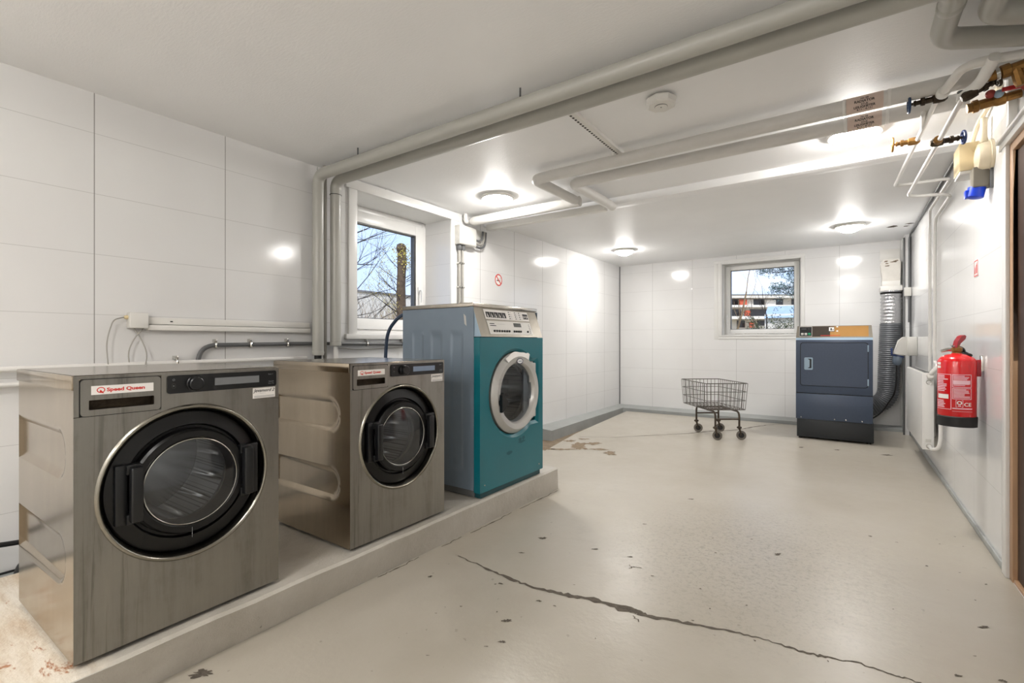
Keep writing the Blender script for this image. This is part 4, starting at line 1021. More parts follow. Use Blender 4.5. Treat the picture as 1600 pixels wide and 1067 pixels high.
def valve(parent, p, dirv, length, mat, hmat, hr, name='valve'):
    v = MB(); dv = Vector(dirv).normalized(); p = Vector(p); L = length
    v.lathe([(-.03, .012), (-.02, .020), (0, .022), (.02, .020), (.024, .013), (L*.45, .013), (L*.46, .018), (L*.6, .018), (L*.62, .010), (L*.75, .010), (L*.76, .014), (L*.84, .012), (L*.86, .006), (L, .006)], p, dv, mat, 10)
    v.sphere(p, .021, mat, 10, 6)
    o = v.build(name, parent, 25)
    h = MB(); c = p+dv*L; u = dv.orthogonal().normalized(); w = dv.cross(u)
    h.sweep([c+(u*math.cos(2*PI*k/20)+w*math.sin(2*PI*k/20))*hr for k in range(20)], .006, hmat, 8, closed=True)
    for k in range(4): h.cyl(c, c+(u*math.cos(PI*k/2)+w*math.sin(PI*k/2))*hr, .004, hmat, 8)
    h.sphere(c, .009, hmat, 8, 6); h.build('hand_wheel', o)
    return o
valve(t, (.346, 2.895, 2.19), (-1, .0, -.02), .105, MT['darkbrass'], MT['bluepaint'], .034)
valve(t, (.306, 3.47, 2.2), (-1, -.02, .0), .09, MT['brass'], MT['brass'], .036)
t = thing('water_pipe', 'white pipe with two brass valves, run closer to the right wall', 'pipe', (0, 0, 0))
m = MB(); m.sweep(fillet([(.475, 2.60, 2.19), (.455, 2.72, 2.15), (.405, 2.75, 2.115)], .05), .0215, wp, 16); m.build('inlet_pipe', t)
m = MB(); m.sweep(fillet([(.412, 2.745, 2.12), (.398, 2.80, 2.1), (.388, 3.18, 2.1), (.352, 4.36, 2.1), (.595, 4.42, 2.1), (.597, 5.19, 2.085), (.593, 5.19, .30)], .10), .0105, wp, 12); m.build('pipe_run', t)
m = MB(); m.sweep([(.405, 2.81, 2.155), (.40, 2.80, 2.12)], .010, wp, 12); m.cyl((.406, 2.81, 2.15), (.407, 2.812, 2.165), .012, MT['darkcable'], 10); m.build('capped_stub', t)
valve(t, (.383, 3.245, 2.1), (1, .12, .05), .10, MT['darkbrass'], MT['darkblue'], .03)
v = MB(); v.sweep([(.385, 3.245, 2.1), (.38, 3.20, 2.1)], .019, MT['brass'], 12); v.build('brass_elbow', t)
valve(t, (.425, 2.735, 2.115), (1, .05, .42), .09, MT['darkbrass'], MT['darkbrass'], .022)
t = thing('valve_assembly', 'upper brass strainer valve leading into the right wall', 'valve', (.50, 2.72, 2.16))
m = MB(); m.lathe([(-.02, .016), (0, .02), (.02, .02), (.024, .027), (.05, .027), (.054, .02), (.09, .02), (.10, .026), (.12, .026)], (-.01, .0, .005), (1, .02, .20), MT['brass'], 10); m.sweep([(.055, .0, .02), (.07, .01, -.035), (.075, .012, -.055)], [.018, .02, .016], MT['brass'], 10); m.build('valve_body', t, 25)
m = MB(); m.lathe([(0, .029), (.012, .029)], (-.005, 0, .006), (1, .02, .2), MT['chrome'], 12); m.build('clamp_ring', t)
t = thing('valve_assembly', 'lower brass ball valve with red lever by the right wall', 'valve', (.475, 2.90, 2.12))
m = MB(); m.lathe([(-.035, .02), (-.02, .02), (-.018, .027), (0, .027), (.004, .021), (.05, .021), (.06, .026), (.085, .026), (.09, .018), (.135, .018)], (0, 0, 0), (1, 0, .12), MT['brass'], 10); m.build('valve_body', t, 25)
m = MB(); m.sphere((.035, -.03, .028), .018, MT['dullred'], 10, 6); m.sphere((.06, -.035, .02), .017, MT['lightblue'], 10, 6); m.build('gauge', t)
m = MB(); m.box((.065, -.06, .018), (.125, -.048, .036), MT['redpaint'], .004); m.build('lever', t)
m = MB(); m.lathe([(0, .01), (.012, .026), (.04, .03), (.085, .02), (.09, .004)], (.118, -.07, .02), (1, .1, .25), MT['dullred'], 14); m.build('knob', t)

t = thing('junction_box', 'beige square junction box high on the right wall', 'junction box', (.50, 3.50, 2.0))
m = MB(); m.box((0, 0, 0), (.113, .16, .15), MT['beigeplastic'], .006)
for z in (.045, .11): m.lathe([(.001, .020), (-.003, .020), (-.004, .016)], (.072, 0, z), (0, 1, 0), MT['beigeplastic'], 18)
m.box((.003, .004, -.018), (.113, .15, .002), MT['greyplastic'], .004); m.build('box', t)
t = thing('junction_box', 'round cream junction box beside the beige square one', 'junction box', (XR, 3.42, 2.035))
m = MB(); m.lathe([(0, .082), (.012, .082), (.014, .076), (.04, .074), (.055, .066), (.06, .05), (.06, .001)], (0, 0, 0), (-1, 0, 0), MT['aged'], 30, False); m.build('box', t)
m = MB(); m.cyl((-.03, .0, .07), (-.03, .0, .2), .014, MT['aged'], 12); m.lathe([(0, .018), (.03, .014)], (-.03, 0, .075), (0, 0, 1), MT['aged'], 12); m.build('cable_gland', t); m = MB(); m.cyl((-.03, .0, -.07), (-.03, 0, -.11), .013, MT['aged'], 12); m.build('cable_gland', t)
t = thing('wall_socket', 'grey industrial socket with blue cap below the beige box', 'socket', (XR, 3.43, 1.93))
m = MB(); m.box((-.075, -.035, -.05), (0, .05, .055), MT['greymid'], .008); m.box((-.012, -.05, -.065), (0, -.03, .055), MT['darkcable'], .003); m.build('housing', t)
m = MB(); m.lathe([(0, .036), (.05, .036), (.054, .030), (.054, .001)], (-.052, .01, -.045), (-.2, 0, -1), MT['bluecap'], 22); m.box((-.10, -.01, -.095), (-.085, .03, -.055), MT['bluecap'], .003); m.build('cap', t)
m = MB(); m.box((XR-.03, 2.965, 2.03), (XR, 3.0, ZC), MT['whiteplastic'], .002); tag(m.build('cable_trunking'), 'short vertical trunking between ceiling and door casing', 'trunking')
m = MB()
m.sweep(fillet([(.600, 3.95, ZC-.012), (.600, 7.05, ZC-.012), (.590, 7.07, ZC-.06), (.588, 7.07, 1.30)], .04), .009, MT['darkcable'], 10)
tag(m.build('electrical_conduit'), 'dark conduit along the top of the right wall, dropping at the far corner', 'conduit')
cable('cream cable bundle fanning from the ceiling to the beige box', [(.60, 3.20, 2.30), (.598, 3.38, 2.29), (.58, 3.55, 2.25), (.56, 3.58, 2.15)], .012, MT['aged'])
# signs
def disc_sign():
    c = atx(779, 437.5, XL+.002); t = thing('no_smoking_sign', 'round red and white no-smoking sign on the left wall', 'sign', (XL, c.y, c.z))
    m = MB(); r = .066; mp = lambda d: (lambda u, v: (d, u, v))
    m.lathe([(0, r), (.002, r)], (0, 0, 0), (1, 0, 0), MT['paper'], 40)
    m.flat(ring2(circ(0, 0, r*.98, 40), circ(0, 0, r*.78, 40)), mp(.0026), MT['inkred'])
    m.flat(poly2([(-.035, -.012), (.02, -.012), (.02, -.002), (-.035, -.002)]), mp(.0024), MT['inkblack']); m.flat(rect2(.023, -.012, .03, -.002), mp(.0024), MT['inkblack'])
    m.flat(poly2([(.022, .002), (.027, .002), (.030, .020), (.024, .030), (.020, .028), (.025, .018)]), mp(.0024), MT['inkblack']); m.flat(poly2([(-.02, .002), (-.012, .002), (-.016, .024), (-.022, .02)]), mp(.0024), MT['inkblack'])
    q = .70*r; m.flat(poly2([(-q*.95, q*.75), (-q*.75, q*.95), (q*.95, -q*.75), (q*.75, -q*.95)]), mp(.003), MT['inkred'])
    m.build('sign_disc', t)
disc_sign()
t = thing('fire_sign', 'small white and red rectangular sign above the extinguisher', 'sign', (XR, 3.77, 1.50))
m = MB(); m.prism(rrect(-.055, -.05, .055, .05, .01), -.002, MT['paper'], lambda x, z, d: (d, x, z)); mp = lambda u, v: (-.0028, u, v)
m.flat(ring2(rrect(-.051, -.046, .051, .046, .008), rrect(-.045, -.040, .045, .040, .006)), mp, MT['inkred'])
m.flat(rect2(-.03, -.03, -.005, .02), mp, MT['inkred']); m.flat(rect2(-.022, .02, -.013, .03), mp, MT['inkred']); m.flat(poly2([(.01, -.03), (.035, -.03), (.03, .0), (.022, .02), (.013, .0)]), mp, MT['inkred'])
m.build('sign_plate', t)

# ================================================================== CEILING LIGHTS
def make_light(x, y, label):
    t = thing('ceiling_light', label, 'ceiling light', (x, y, ZC), 0, 'round ceiling lights')
    m = MB(); m.lathe([(0, .132), (-.010, .139), (-.022, .136), (-.027, .130), (-.025, .122)], (0, 0, 0), (0, 0, 1), MT['whiteplastic'], 48, True, False); m.build('base_ring', t)
    m = MB(); m.lathe([(-.024-.056*(1-(r/.127)**2.1), r) for r in (.127, .118, .1, .075, .045, .015, .0005)], (0, 0, 0), (0, 0, 1), MT['lamp'], 40, False, False); m.build('diffuser', t)
    return t
L1 = make_light(-2.43, 3.245, 'lit round ceiling light beside the left window and junction box')
for (x, y, lb) in ((-2.45, 6.13, 'lit round ceiling light in the far left corner'), (.03, 6.2, 'lit round ceiling light at far right, over the dryer'), (.04, 3.447, 'lit round ceiling light half hidden above the labelled white pipes'),
                   (-1.3, -.6, 'unseen round fill light added behind the camera on the left'), (-.1, -1.6, 'unseen round fill light added behind the camera on the right'), (-2.2, -1.7, 'unseen round fill light added at the rear left'), (-1.2, -2.1, 'unseen round fill light added at the rear middle')):  # these four are added out of view to brighten the near half
    o = copy_tree(L1); o.location = (x, y, ZC); o['label'] = lb
t = thing('smoke_detector', 'white eight-sided smoke detector on the ceiling by the grey pipes', 'smoke detector', (-.765, 2.40, ZC))
m = MB(); m.lathe([(0, .05), (-.014, .05)], (0, 0, 0), (0, 0, 1), MT['greyplastic'], 24); m.lathe([(-.012, .072), (-.02, .078), (-.042, .074), (-.05, .064), (-.05, .0005)], (0, 0, 0), (0, 0, 1), MT['whiteplastic'], 8, True, False); m.build('housing', t, 20)
m = MB(); m.lathe([(-.050, .030), (-.053, .030), (-.053, .0005)], (0, 0, 0), (0, 0, 1), MT['whiteplastic'], 28, False, False); m.sweep([(.03*math.cos(2*PI*k/28), .03*math.sin(2*PI*k/28), -.0505) for k in range(28)], .0018, MT['darkcable'], 6, closed=True); m.sphere((0, 0, -.053), .003, MT['darkcable'], 8, 4); m.build('test_button', t)

# ================================================================== VENT DUCT
t = thing('vent_box', 'worn cream duct box on the back wall in the right corner', 'vent', (.44, YB, 1.92))
m = MB(); m.prism([(-.085, -.17), (.085, -.17), (.092, .11), (.075, .15), (-.07, .15), (-.098, .10), (-.092, -.02), (-.085, -.03)], -.17, MT['worncream'], lambda x, z, d: (x, d, z)); m.box((-.10, -.001, .15), (.10, -.012, .29), MT['whiteplastic'], .002); m.build('housing', t)
m = MB()
for k in range(9):
    a = random.Random(k); x, z = a.uniform(-.07, .06), a.uniform(.06, .13); m.add([(x+.02*math.cos(q)*a.uniform(.5, 1.3), -.1708, z+.008*math.sin(q)*a.uniform(.5, 1.3)) for q in range(7)], [tuple(range(7))], MT['gutter'])
m.build('peeling_patch', t)
m = MB(); m.box((-.088, -.175, -.175), (.088, -.0, -.115), MT['whiteplastic'], .004); m.box((-.105, -.215, -.235), (.105, -.0, -.175), MT['whiteplastic'], .008); m.build('flange', t)
t = thing('duct_hose', 'ribbed grey flexible duct curving from the vent box down behind the dryer', 'duct', (.44, 7.31, 1.66))
pc = fillet([(0, 0, .03), (.0, 0, -.36), (-.015, 0, -.75), (-.03, -.01, -1.28), (-.25, -.03, -1.42), (-.42, -.05, -1.44)], .42, 26)
def resample(P, step):
    out = [P[0]]; acc = 0
    for i in range(1, len(P)):
        a, b = P[i-1], P[i]; L = (b-a).length
        while acc+L >= step:
            q = a.lerp(b, (step-acc)/L); out.append(q); a = q; L = (b-a).length; acc = 0
        acc += L
    return out
pp = resample(pc, .006)
cut = next(i for i, q in enumerate(pp) if q.z < -.36)
fo = pp[:cut+1]; rr = random.Random(4)
m = MB(); m.sweep(fo, [.098+.004*math.sin(i*.9)+rr.uniform(-.002, .002) for i in range(len(fo))], MT['foil'], 30); m.build('foil_sleeve', t, 80)
fx = pp[cut:]; m = MB(); m.sweep(fx, [.104+(.0045 if (i // 2) % 2 else -.003) for i in range(len(fx))], MT['ductgrey'], 30); m.build('ribbed_hose', t, 80)
m = MB(); m.lathe([(0, .100), (.004, .103), (.018, .103), (.02, .100)], (0, 0, -.01), (0, 0, 1), MT['darkgap'], 30); m.build('clamp_band', t)
# CEE wall socket with plug
t = thing('wall_socket', 'grey industrial socket on the right wall between dryer duct and radiator', 'socket', (.552, 6.62, 1.03))
m = MB()
V = [(-.005, .13, -.095), (-.005, -.13, -.095), (XR-.552, -.13, -.095), (XR-.552, .13, -.095)]
m.box((-.02, -.09, -.10), (XR-.552, .12, .10), MT['greyplastic'], .008)
m.prism([(-.02, -.10), (-.13, -.08), (-.09, .06), (-.05, .10), (-.02, .10)], .16, MT['greyplastic'], lambda x, z, d: (x, -.06+d, z)); m.build('housing', t)
m = MB(); m.lathe([(-.03, .046), (.012, .05)], (-.085, .0, -.09), (-.25, -.1, -1), MT['greyplastic'], 24); m.lathe([(.012, .051), (.026, .051), (.028, .045)], (-.085, .0, -.09), (-.25, -.1, -1), MT['darkblue'], 24); m.box((-.155, -.03, -.10), (-.14, .0, -.02), MT['darkblue'], .004); m.build('collar', t)
t = thing('power_plug', 'grey-blue industrial plug and black lead hanging from the corner socket', 'plug', (.46, 6.615, .925))
m = MB(); m.lathe([(0, .044), (.03, .046), (.08, .040), (.10, .026), (.104, .012)], (0, 0, 0), (-.12, -.02, -1), MT['plugblue'], 22); m.build('plug_body', t)
m = MB(); m.sweep(fillet([(-.012, 0, -.10), (-.015, 0, -.30), (-.03, .02, -.42), (-.10, .33, -.62), (-.15, .37, -.70), (-.25, .40, -.78)], .12), .008, MT['blackcable'], 10); m.build('lead', t)
m = MB(); m.box((.545, 7.055, 1.60), (.61, 7.083, 1.70), MT['greyplastic'], .004); tag(m.build('switch_box'), 'small grey switch box on the conduit in the far right corner', 'switch')
# ================================================================== RADIATOR
t = thing('radiator', 'white flat panel radiator low on the right wall beyond the extinguisher', 'radiator', (.50, 5.02, .215))
RLn, RH, RD = 1.18, .61, .072
m = MB(); m.box((0, .0, 0), (.008, RLn, RH), MT['white'], .003); m.box((RD-.008, 0, 0), (RD, RLn, RH), MT['white'], .003); m.build('panel', t)
m = MB(); m.box((.006, .002, RH-.03), (RD-.006, RLn-.002, RH+.004), MT['greyplastic'], .002)
for k in range(38): m.box((.016, .03+.03*k, RH+.003), (RD-.016, .044+.03*k, RH+.0055), MT['darkcable'])
m.build('top_grille', t)
m = MB(); m.box((.006, -.002, .0), (RD-.002, .012, RH+.002), MT['white'], .004); m.box((.02, -.0032, .06), (.055, -.0015, .085), MT['greyplastic'])
for z in (.03, RH-.07): m.sweep([(.04+.016*math.cos(2*PI*k/18), -.004, z+.016*math.sin(2*PI*k/18)) for k in range(18)], .0025, MT['chrome'], 6, closed=True)
m.build('end_cover', t)
for yy in (.25, RLn-.19):
    m = MB(); m.box((RD, yy, .1), (.113, yy+.04, .5), MT['greyplastic']); m.build('bracket', t)
m = MB(); m.sweep(fillet([(.045, .0, RH-.02), (.045, -.035, RH-.015), (.05, -.07, RH+.01), (.085, -.08, RH+.06), (.098, .12, RH+.08)], .03), .016, MT['whitepipe'], 12); m.lathe([(0, .02), (.05, .024), (.055, .018)], (.045, -.01, RH-.02), (0, -1, .15), MT['whiteplastic'], 16); m.build('thermostat_valve', t)
m = MB(); m.sweep(fillet([(.045, .0, .03), (.045, -.14, .028), (.075, -.20, .05), (.085, -.21, .12), (.085, -.21, .62), (.097, .10, .66), (.097, .17, .70)], .06), .013, MT['whitepipe'], 12); m.build('return_pipe', t)

# ================================================================== FIRE EXTINGUISHER
EX, EY, EZ, ER = .505, 3.60, .612, .082
t = thing('fire_extinguisher', 'red fire extinguisher hung on the white right wall', 'fire extinguisher', (EX, EY, EZ)); t.scale = (1, 1, .955)
m = MB(); m.lathe([(.02, ER-.002), (.025, ER), (.375, ER), (.385, ER-.003), (.40, ER-.014), (.413, ER-.036), (.418, .024), (.422, .022)], (0, 0, 0), (0, 0, 1), MT['extred'], 48); body = m.build('cylinder', t, 50)
m = MB(); m.lathe([(0.004, ER-.006), (.0, ER+.002), (.055, ER+.004), (.060, ER)], (0, 0, 0), (0, 0, 1), MT['blackmatte'], 48); m.build('base_boot', t)
# direction towards the camera; label wraps on that side
aw = math.atan2(-EY, -EX)
def ew(off=.0012): 
    def mp(u, v):
        a = aw+u/ER; r = ER+off; return (math.cos(a)*r, math.sin(a)*r, v)
    return mp
m = MB(); mp = ew(.0006); mp2 = ew(.0010)
def rr_wrap(x0, y0, x1, y1, w, nseg=10):
    o = rrect(x0, y0, x1, y1, .008, 4); i = rrect(x0+w, y0+w, x1-w, y1-w, .0055, 4)
    m.flat(ring2(o, i), mp, MT['extpink'])
def textblock(x0, y0, x1, y1, n, seed, mat):
    r = random.Random(seed); h = (y1-y0)/n
    for k in range(n):
        xe = x0+(x1-x0)*r.uniform(.6, 1); m.flat(rect2(x0, y0+h*k+h*.25, xe, y0+h*k+h*.8, 5), mp2, mat)
for (x0, x1) in ((-.018, .064),):
    m.flat(rect2(-.014, .247, .058, .268, 6), mp, MT['extpink'])
    # ring pieces follow the cylinder
    for (ya, yb) in ((.228, .302), (.160, .224)):
        m.flat(rect2(x0, ya, x1, ya+.003, 8), mp, MT['extpink']); m.flat(rect2(x0, yb-.003, x1, yb, 8), mp, MT['extpink']); m.flat(rect2(x0, ya, x0+.003, yb), mp, MT['extpink']); m.flat(rect2(x1-.003, ya, x1, yb), mp, MT['extpink'])
    textblock(-.013, .236, .058, .296, 9, 1, MT['extpink']); textblock(-.013, .166, .058, .219, 8, 2, MT['extpink'])
m.flat(rect2(-.105, .099, -.022, .102, 8), mp, MT['extpink']); m.flat(rect2(-.105, .299, -.022, .302, 8), mp, MT['extpink']); m.flat(rect2(-.025, .099, -.022, .302), mp, MT['extpink'])
textblock(-.10, .20, -.032, .296, 10, 3, MT['extpink']); m.flat(rect2(-.095, .16, -.034, .185, 6), mp, MT['paper']); textblock(-.10, .107, -.032, .152, 5, 4, MT['extpink'])
for y in (.335, .355): m.flat(rect2(-.105, y, -.075, y+.014, 4), mp, MT['paper'])
m.flat(ring2([(-.004, .115), (.026, .115), (.026, .155), (-.004, .155)], [(-.002, .117), (.024, .117), (.024, .153), (-.002, .153)]), mp, MT['extpink'])
m.flat(ring2(circ(.011, .140, .011, 20), circ(.011, .140, .006, 20)), mp2, MT['paper']); m.flat(rect2(.005, .119, .017, .125), mp2, MT['extpink'])
m.flat(text2('CE', .028, .046, .122, 'CENTER', .02), mp2, MT['paper'])
m.flat(rect2(-.018, .104, .068, .110, 8), mp, MT['extpink']); m.flat(rect2(-.018, .090, .068, .0915, 8), mp, MT['extpink'])
m.build('printed_label', body)
m = MB(); m.lathe([(.418, .02), (.43, .02), (.434, .024), (.452, .024), (.458, .014), (.47, .012)], (0, 0, 0), (0, 0, 1), MT['brass'], 16); m.sweep([(.0, .0, .445), (-.035, .02, .442), (-.06, .035, .432)], [.012, .011, .009], MT['chrome'], 10); hd = m.build('valve_head', t, 30)
m = MB()
u = (RT*.9+FW*.25).normalized()
m.prism([(-.02, .452), (.0, .452), (.014, .478), (.052, .505), (.058, .522), (.045, .528), (.020, .520), (-.006, .492)], .022, MT['darkred'], lambda x, z, d: (u.x*x-u.y*(d-.011), u.y*x+u.x*(d-.011), z)); m.build('lever', hd)
m = MB(); m.sweep([tuple(u*(-.035))[:2]+(.462,), tuple(u*.055)[:2]+(.464,)], .005, MT['chrome'], 8); m.sweep([tuple(u*(-.05))[:2]+(.470,), (0, 0, .462)], .002, MT['chrome'], 6); m.build('carry_handle', hd)
m = MB(); m.sweep(fillet([tuple(u*.012)[:2]+(.45,), tuple(u*.045)[:2]+(.448,), tuple(u*.055)[:2]+(.425,), (.05, -.03, .41)], .03), .0105, MT['blackcable'], 10); m.build('hose', hd)
m = MB(); m.box((.07, -.022, .29), (XR-EX-.012, .022, .385), MT['darkred'], .003); m.box((XR-EX-.013, -.02, .32), (XR-EX, .02, .41), MT['chrome'], .002); m.build('bracket', t)
# ================================================================== TROLLEY
t = thing('wire_trolley', 'small dull wire laundry trolley on castors by the back wall', 'trolley', (-1.28, 5.92, 0), math.radians(38))
# local x: short side (towards right), y: long side (away)
ZT, ZBk = .615, .325
TX, TY, BX_, BY_ = .235, .335, .218, .312
m = MB()
def rim(z, k, r): 
    x = BX_+(TX-BX_)*k; y = BY_+(TY-BY_)*k
    return [(-x, -y, z), (x, -y, z), (x, y, z), (-x, y, z)]
def loop(c, r, mat): m.sweep(fillet(list(c)+[c[0]], .02, 3), r, mat, 8)
loop(rim(ZT, 1, 0), .005, MT['wire'])
for f_ in (.34, .68): loop(rim(ZBk+(ZT-ZBk)*f_, f_, 0), .0032, MT['wire'])
loop(rim(ZBk, 0, 0), .004, MT['wire'])
for side in range(4):
    nn = 10 if side % 2 == 0 else 14
    for k in range(nn+1):
        q = -1+2*k/nn
        if side == 0: a, b2 = (q*BX_, -BY_, ZBk), (q*TX, -TY, ZT)
        elif side == 2: a, b2 = (q*BX_, BY_, ZBk), (q*TX, TY, ZT)
        elif side == 1: a, b2 = (BX_, q*BY_, ZBk), (TX, q*TY, ZT)
        else: a, b2 = (-BX_, q*BY_, ZBk), (-TX, q*TY, ZT)
        m.sweep([a, b2], .0028, MT['wire'], 6)
for k in range(11): x = -BX_+2*BX_*k/10; m.sweep([(x, -BY_, ZBk), (x, BY_, ZBk)], .0026, MT['wire'], 6)
for k in range(7): y = -BY_+2*BY_*k/6; m.sweep([(-BX_, y, ZBk-.004), (BX_, y, ZBk-.004)], .0026, MT['wire'], 6)
m.build('wire_basket', t, 60)
wx, wy0, wy1 = .135, -.36, .135
fr = MB()
fr.sweep(fillet([(-wx, wy0+.02, .14), (-wx, wy0+.02, .305), (-wx, wy1, .31), (-wx, wy1, .14)], .06), .011, MT['cartsteel'], 12)
fr.sweep(fillet([(wx, wy0+.02, .14), (wx, wy0+.02, .305), (wx, wy1, .31), (wx, wy1, .14)], .06), .011, MT['cartsteel'], 12)
fr.sweep([(-wx, wy0+.02, .225), (wx, wy0+.02, .225)], .009, MT['cartsteel'], 10); fr.sweep([(-wx, wy1, .225), (wx, wy1, .225)], .009, MT['cartsteel'], 10)
fr.sweep([(-wx, -.15, .312), (wx, -.15, .312)], .009, MT['cartsteel'], 10); fr.sweep([(-wx, .05, .312), (wx, .05, .312)], .009, MT['cartsteel'], 10)
fr.build('frame', t)
for (x, y) in ((-wx, wy0+.02), (wx, wy0+.02), (-wx, wy1), (wx, wy1)):
    c = MB(); c.lathe([(0, .014), (.008, .026), (.02, .026), (.03, .012)], (x, y, .118), (0, 0, 1), MT['cartsteel'], 16)
    ang = -.5; dx, dy = math.cos(ang), math.sin(ang); o = Vector((x-dy*.0+dx*.02, y+dy*.02, 0)); ax = Vector((-dy, dx, 0))
    for s in (-1, 1): c.sweep([(x+ax.x*s*.018, y+ax.y*s*.018, .128), (o.x+ax.x*s*.018, o.y+ax.y*s*.018, .05)], [.011, .008], MT['cartsteel'], 8)
    ca = c.build('castor', t)
    w = MB(); w.lathe([(-.013, .030), (-.014, .044), (-.009, .05), (.009, .05), (.014, .044), (.013, .030)], (o.x, o.y, .05), ax, MT['rubbergrey'], 26); w.lathe([(-.015, .012), (-.013, .03), (.013, .03), (.015, .012)], (o.x, o.y, .05), ax, MT['blackmatte'], 18); w.build('wheel', ca)

# ================================================================== OUTSIDE
g = MB(); g.add([(-120, -40, .35), (XL-.5, -40, .35), (XL-.5, 140, .35), (-120, 140, .35)], [(0, 1, 2, 3)], MT['ground'])
g.add([(XL-.5, YB+.3, .35), (80, YB+.3, .35), (80, 140, .35), (XL-.5, 140, .35)], [(0, 1, 2, 3)], MT['ground']); structure(g.build('ground', normals=False))
def branchy(mb, p, d, L, r, depth, rnd, mat, spread=.6, tips=None, up=.12, kids=(2, 3)):
    pts = [Vector(p)]; dd = Vector(d).normalized(); n = 4
    for i in range(n):
        dd = (dd+Vector((rnd.uniform(-.16, .16), rnd.uniform(-.16, .16), rnd.uniform(-.1, .14)+up*.2))).normalized(); pts.append(pts[-1]+dd*L/n)
    mb.sweep(pts, [r*(1-.5*i/n) for i in range(n+1)], mat, 5 if depth < 3 else 7, caps=False)
    if tips is not None and depth <= 1: tips += pts[1:]
    if depth <= 0: return
    for k in range(rnd.randint(*kids)):
        i = rnd.randint(1, n); q = pts[i]
        nd = (dd+Vector((rnd.uniform(-1, 1), rnd.uniform(-1, 1), rnd.uniform(-.5, .8)))*spread*1.4).normalized()
        branchy(mb, q, nd, L*rnd.uniform(.55, .8), r*(1-.5*i/n)*.62, depth-1, rnd, mat, spread, tips, up, kids)
def leaves(mb, pts, rnd, mat, n, size, spread):
    for _ in range(n):
        c = Vector(rnd.choice(pts))+Vector((rnd.gauss(0, 1), rnd.gauss(0, 1), rnd.gauss(0, 1)))*spread
        u = Vector((rnd.uniform(-1, 1), rnd.uniform(-1, 1), rnd.uniform(-1, 1))).normalized()*size; v = u.orthogonal().normalized()*size*.55
        mb.add([c-u, c+v, c+u, c-v], [(0, 1, 2, 3)], mat)
# through the left window: pale building, ivy-topped trunk, bare tree, shrubs
b0, b1 = atx(480, 442, -34), atx(735, 436, -34)
t = thing('building', 'long pale flat-roofed building outside the left window', 'building', (-34, 30, .35))
m = MB(); m.box((-36-t.location.x, 8-30, 0), (0, 66-30, 4.95), MT['render']); m.build('wall', t)
m = MB(); m.box((-36.2+34, 7.8-30, 4.95), (.15, 66.2-30, 5.12), MT['roofgrey']); m.build('roof_edge', t)
t = thing('tree', 'thick sawn-off trunk with yellow leaves outside the left window', 'tree', (*atx(627, 533, -7.6)[:2], .35))
rnd = random.Random(11); top = atx(627, 388, -7.6).z-.35
m = MB(); m.sweep([(.02*math.sin(k), .02*math.cos(k*1.3), top*k/10) for k in range(11)], [.112-.003*k+(.012 if k == 9 else 0) for k in range(11)], MT['bark'], 14); m.sphere((0, 0, top), .11, MT['bark'], 10, 6); m.build('trunk', t)
m = MB(); tp = []
for k in range(26):
    z = rnd.uniform(.3, top*.98); a = rnd.uniform(0, 6.28); branchy(m, (math.cos(a)*.1, math.sin(a)*.1, z), (math.cos(a), math.sin(a), .6), rnd.uniform(.35, .8), .008, 1, rnd, MT['twig'], .6, tp)
m.build('twigs', t)
m = MB(); leaves(m, tp, rnd, MT['leafbud'], 1200, .015, .06); leaves(m, [Vector((0, 0, top-.05)), Vector((.05, 0, top-.2)), Vector((0, .05, top-.3))], rnd, MT['leafbud'], 420, .022, .08); o = m.build('leaves', t, normals=False)
t = thing('tree', 'bare tree reaching in from the left outside the left window', 'tree', (*atx(505, 533, -9.0)[:2], .35)); rnd = random.Random(21)
m = MB(); m.sweep([(0, 0, 0), (.03, .02, 2.0), (0, .05, 4.0)], [.12, .1, .06], MT['bark'], 10); m.build('trunk', t)
m = MB()
for k in range(22):
    z = rnd.uniform(.5, 4.0); branchy(m, (0, .03, z), (rnd.uniform(-.5, .5), rnd.uniform(.55, 1), rnd.uniform(-.05, .7)), rnd.uniform(.9, 1.7), .013, 3, rnd, MT['twig'], .55)
m.build('branches', t)
for k, (px, X, s) in enumerate(((562, -11, 5), (590, -12.5, 6), (612, -10.5, 7), (645, -12, 8))):
    c = atx(px, 533, X); rnd = random.Random(30+k)
    m = MB()
    for j in range(26):
        branchy(m, (rnd.uniform(-.6, .6), rnd.uniform(-.6, .6), 0), (rnd.uniform(-.4, .4), rnd.uniform(-.4, .4), 1), rnd.uniform(1.0, 1.5), .012, 2, rnd, MT['shrub'], .5)
    t = thing('shrub', ('leftmost', 'second from left', 'third from left', 'rightmost')[k]+' bare brown shrub outside the left window', 'shrub', (c.x, c.y, .35), 0, 'bare shrubs outside the left window')
    m.build('branches', t)
# through the back window: terraced block of flats
YF = 40.0
BD_ = 48.0
bo = C0+ray(1190, 533.5)*BD_
t = thing('apartment_building', 'block of flats with white balconies and red panels outside the back window', 'building', (bo.x, bo.y, .35), YAW-.03)
def bb(mb, x0, y0, x1, y1, d0, d1, mat):
    k = BD_/FPX; mb.box(((x0-1190)*k, d0, CAM_H+(533.5-y1)*k-.35), ((x1-1190)*k, d1, CAM_H+(533.5-y0)*k-.35), mat)
m = MB(); bb(m, 1060, 462, 1300, 541, 1.2, 3.0, MT['facade']); m.build('wall', t)
m = MB(); bb(m, 1058, 461, 1302, 465.5, -.2, 3.2, MT['facade']); bb(m, 1058, 460, 1302, 461, -.3, 3.2, MT['roofgrey']); m.build('roof', t)
for (y0, y1) in ((476.5, 480), (494, 498.5)):
    m = MB(); bb(m, 1058, y0, 1302, y1, -.2, 1.2, MT['facade']); m.build('balcony', t)
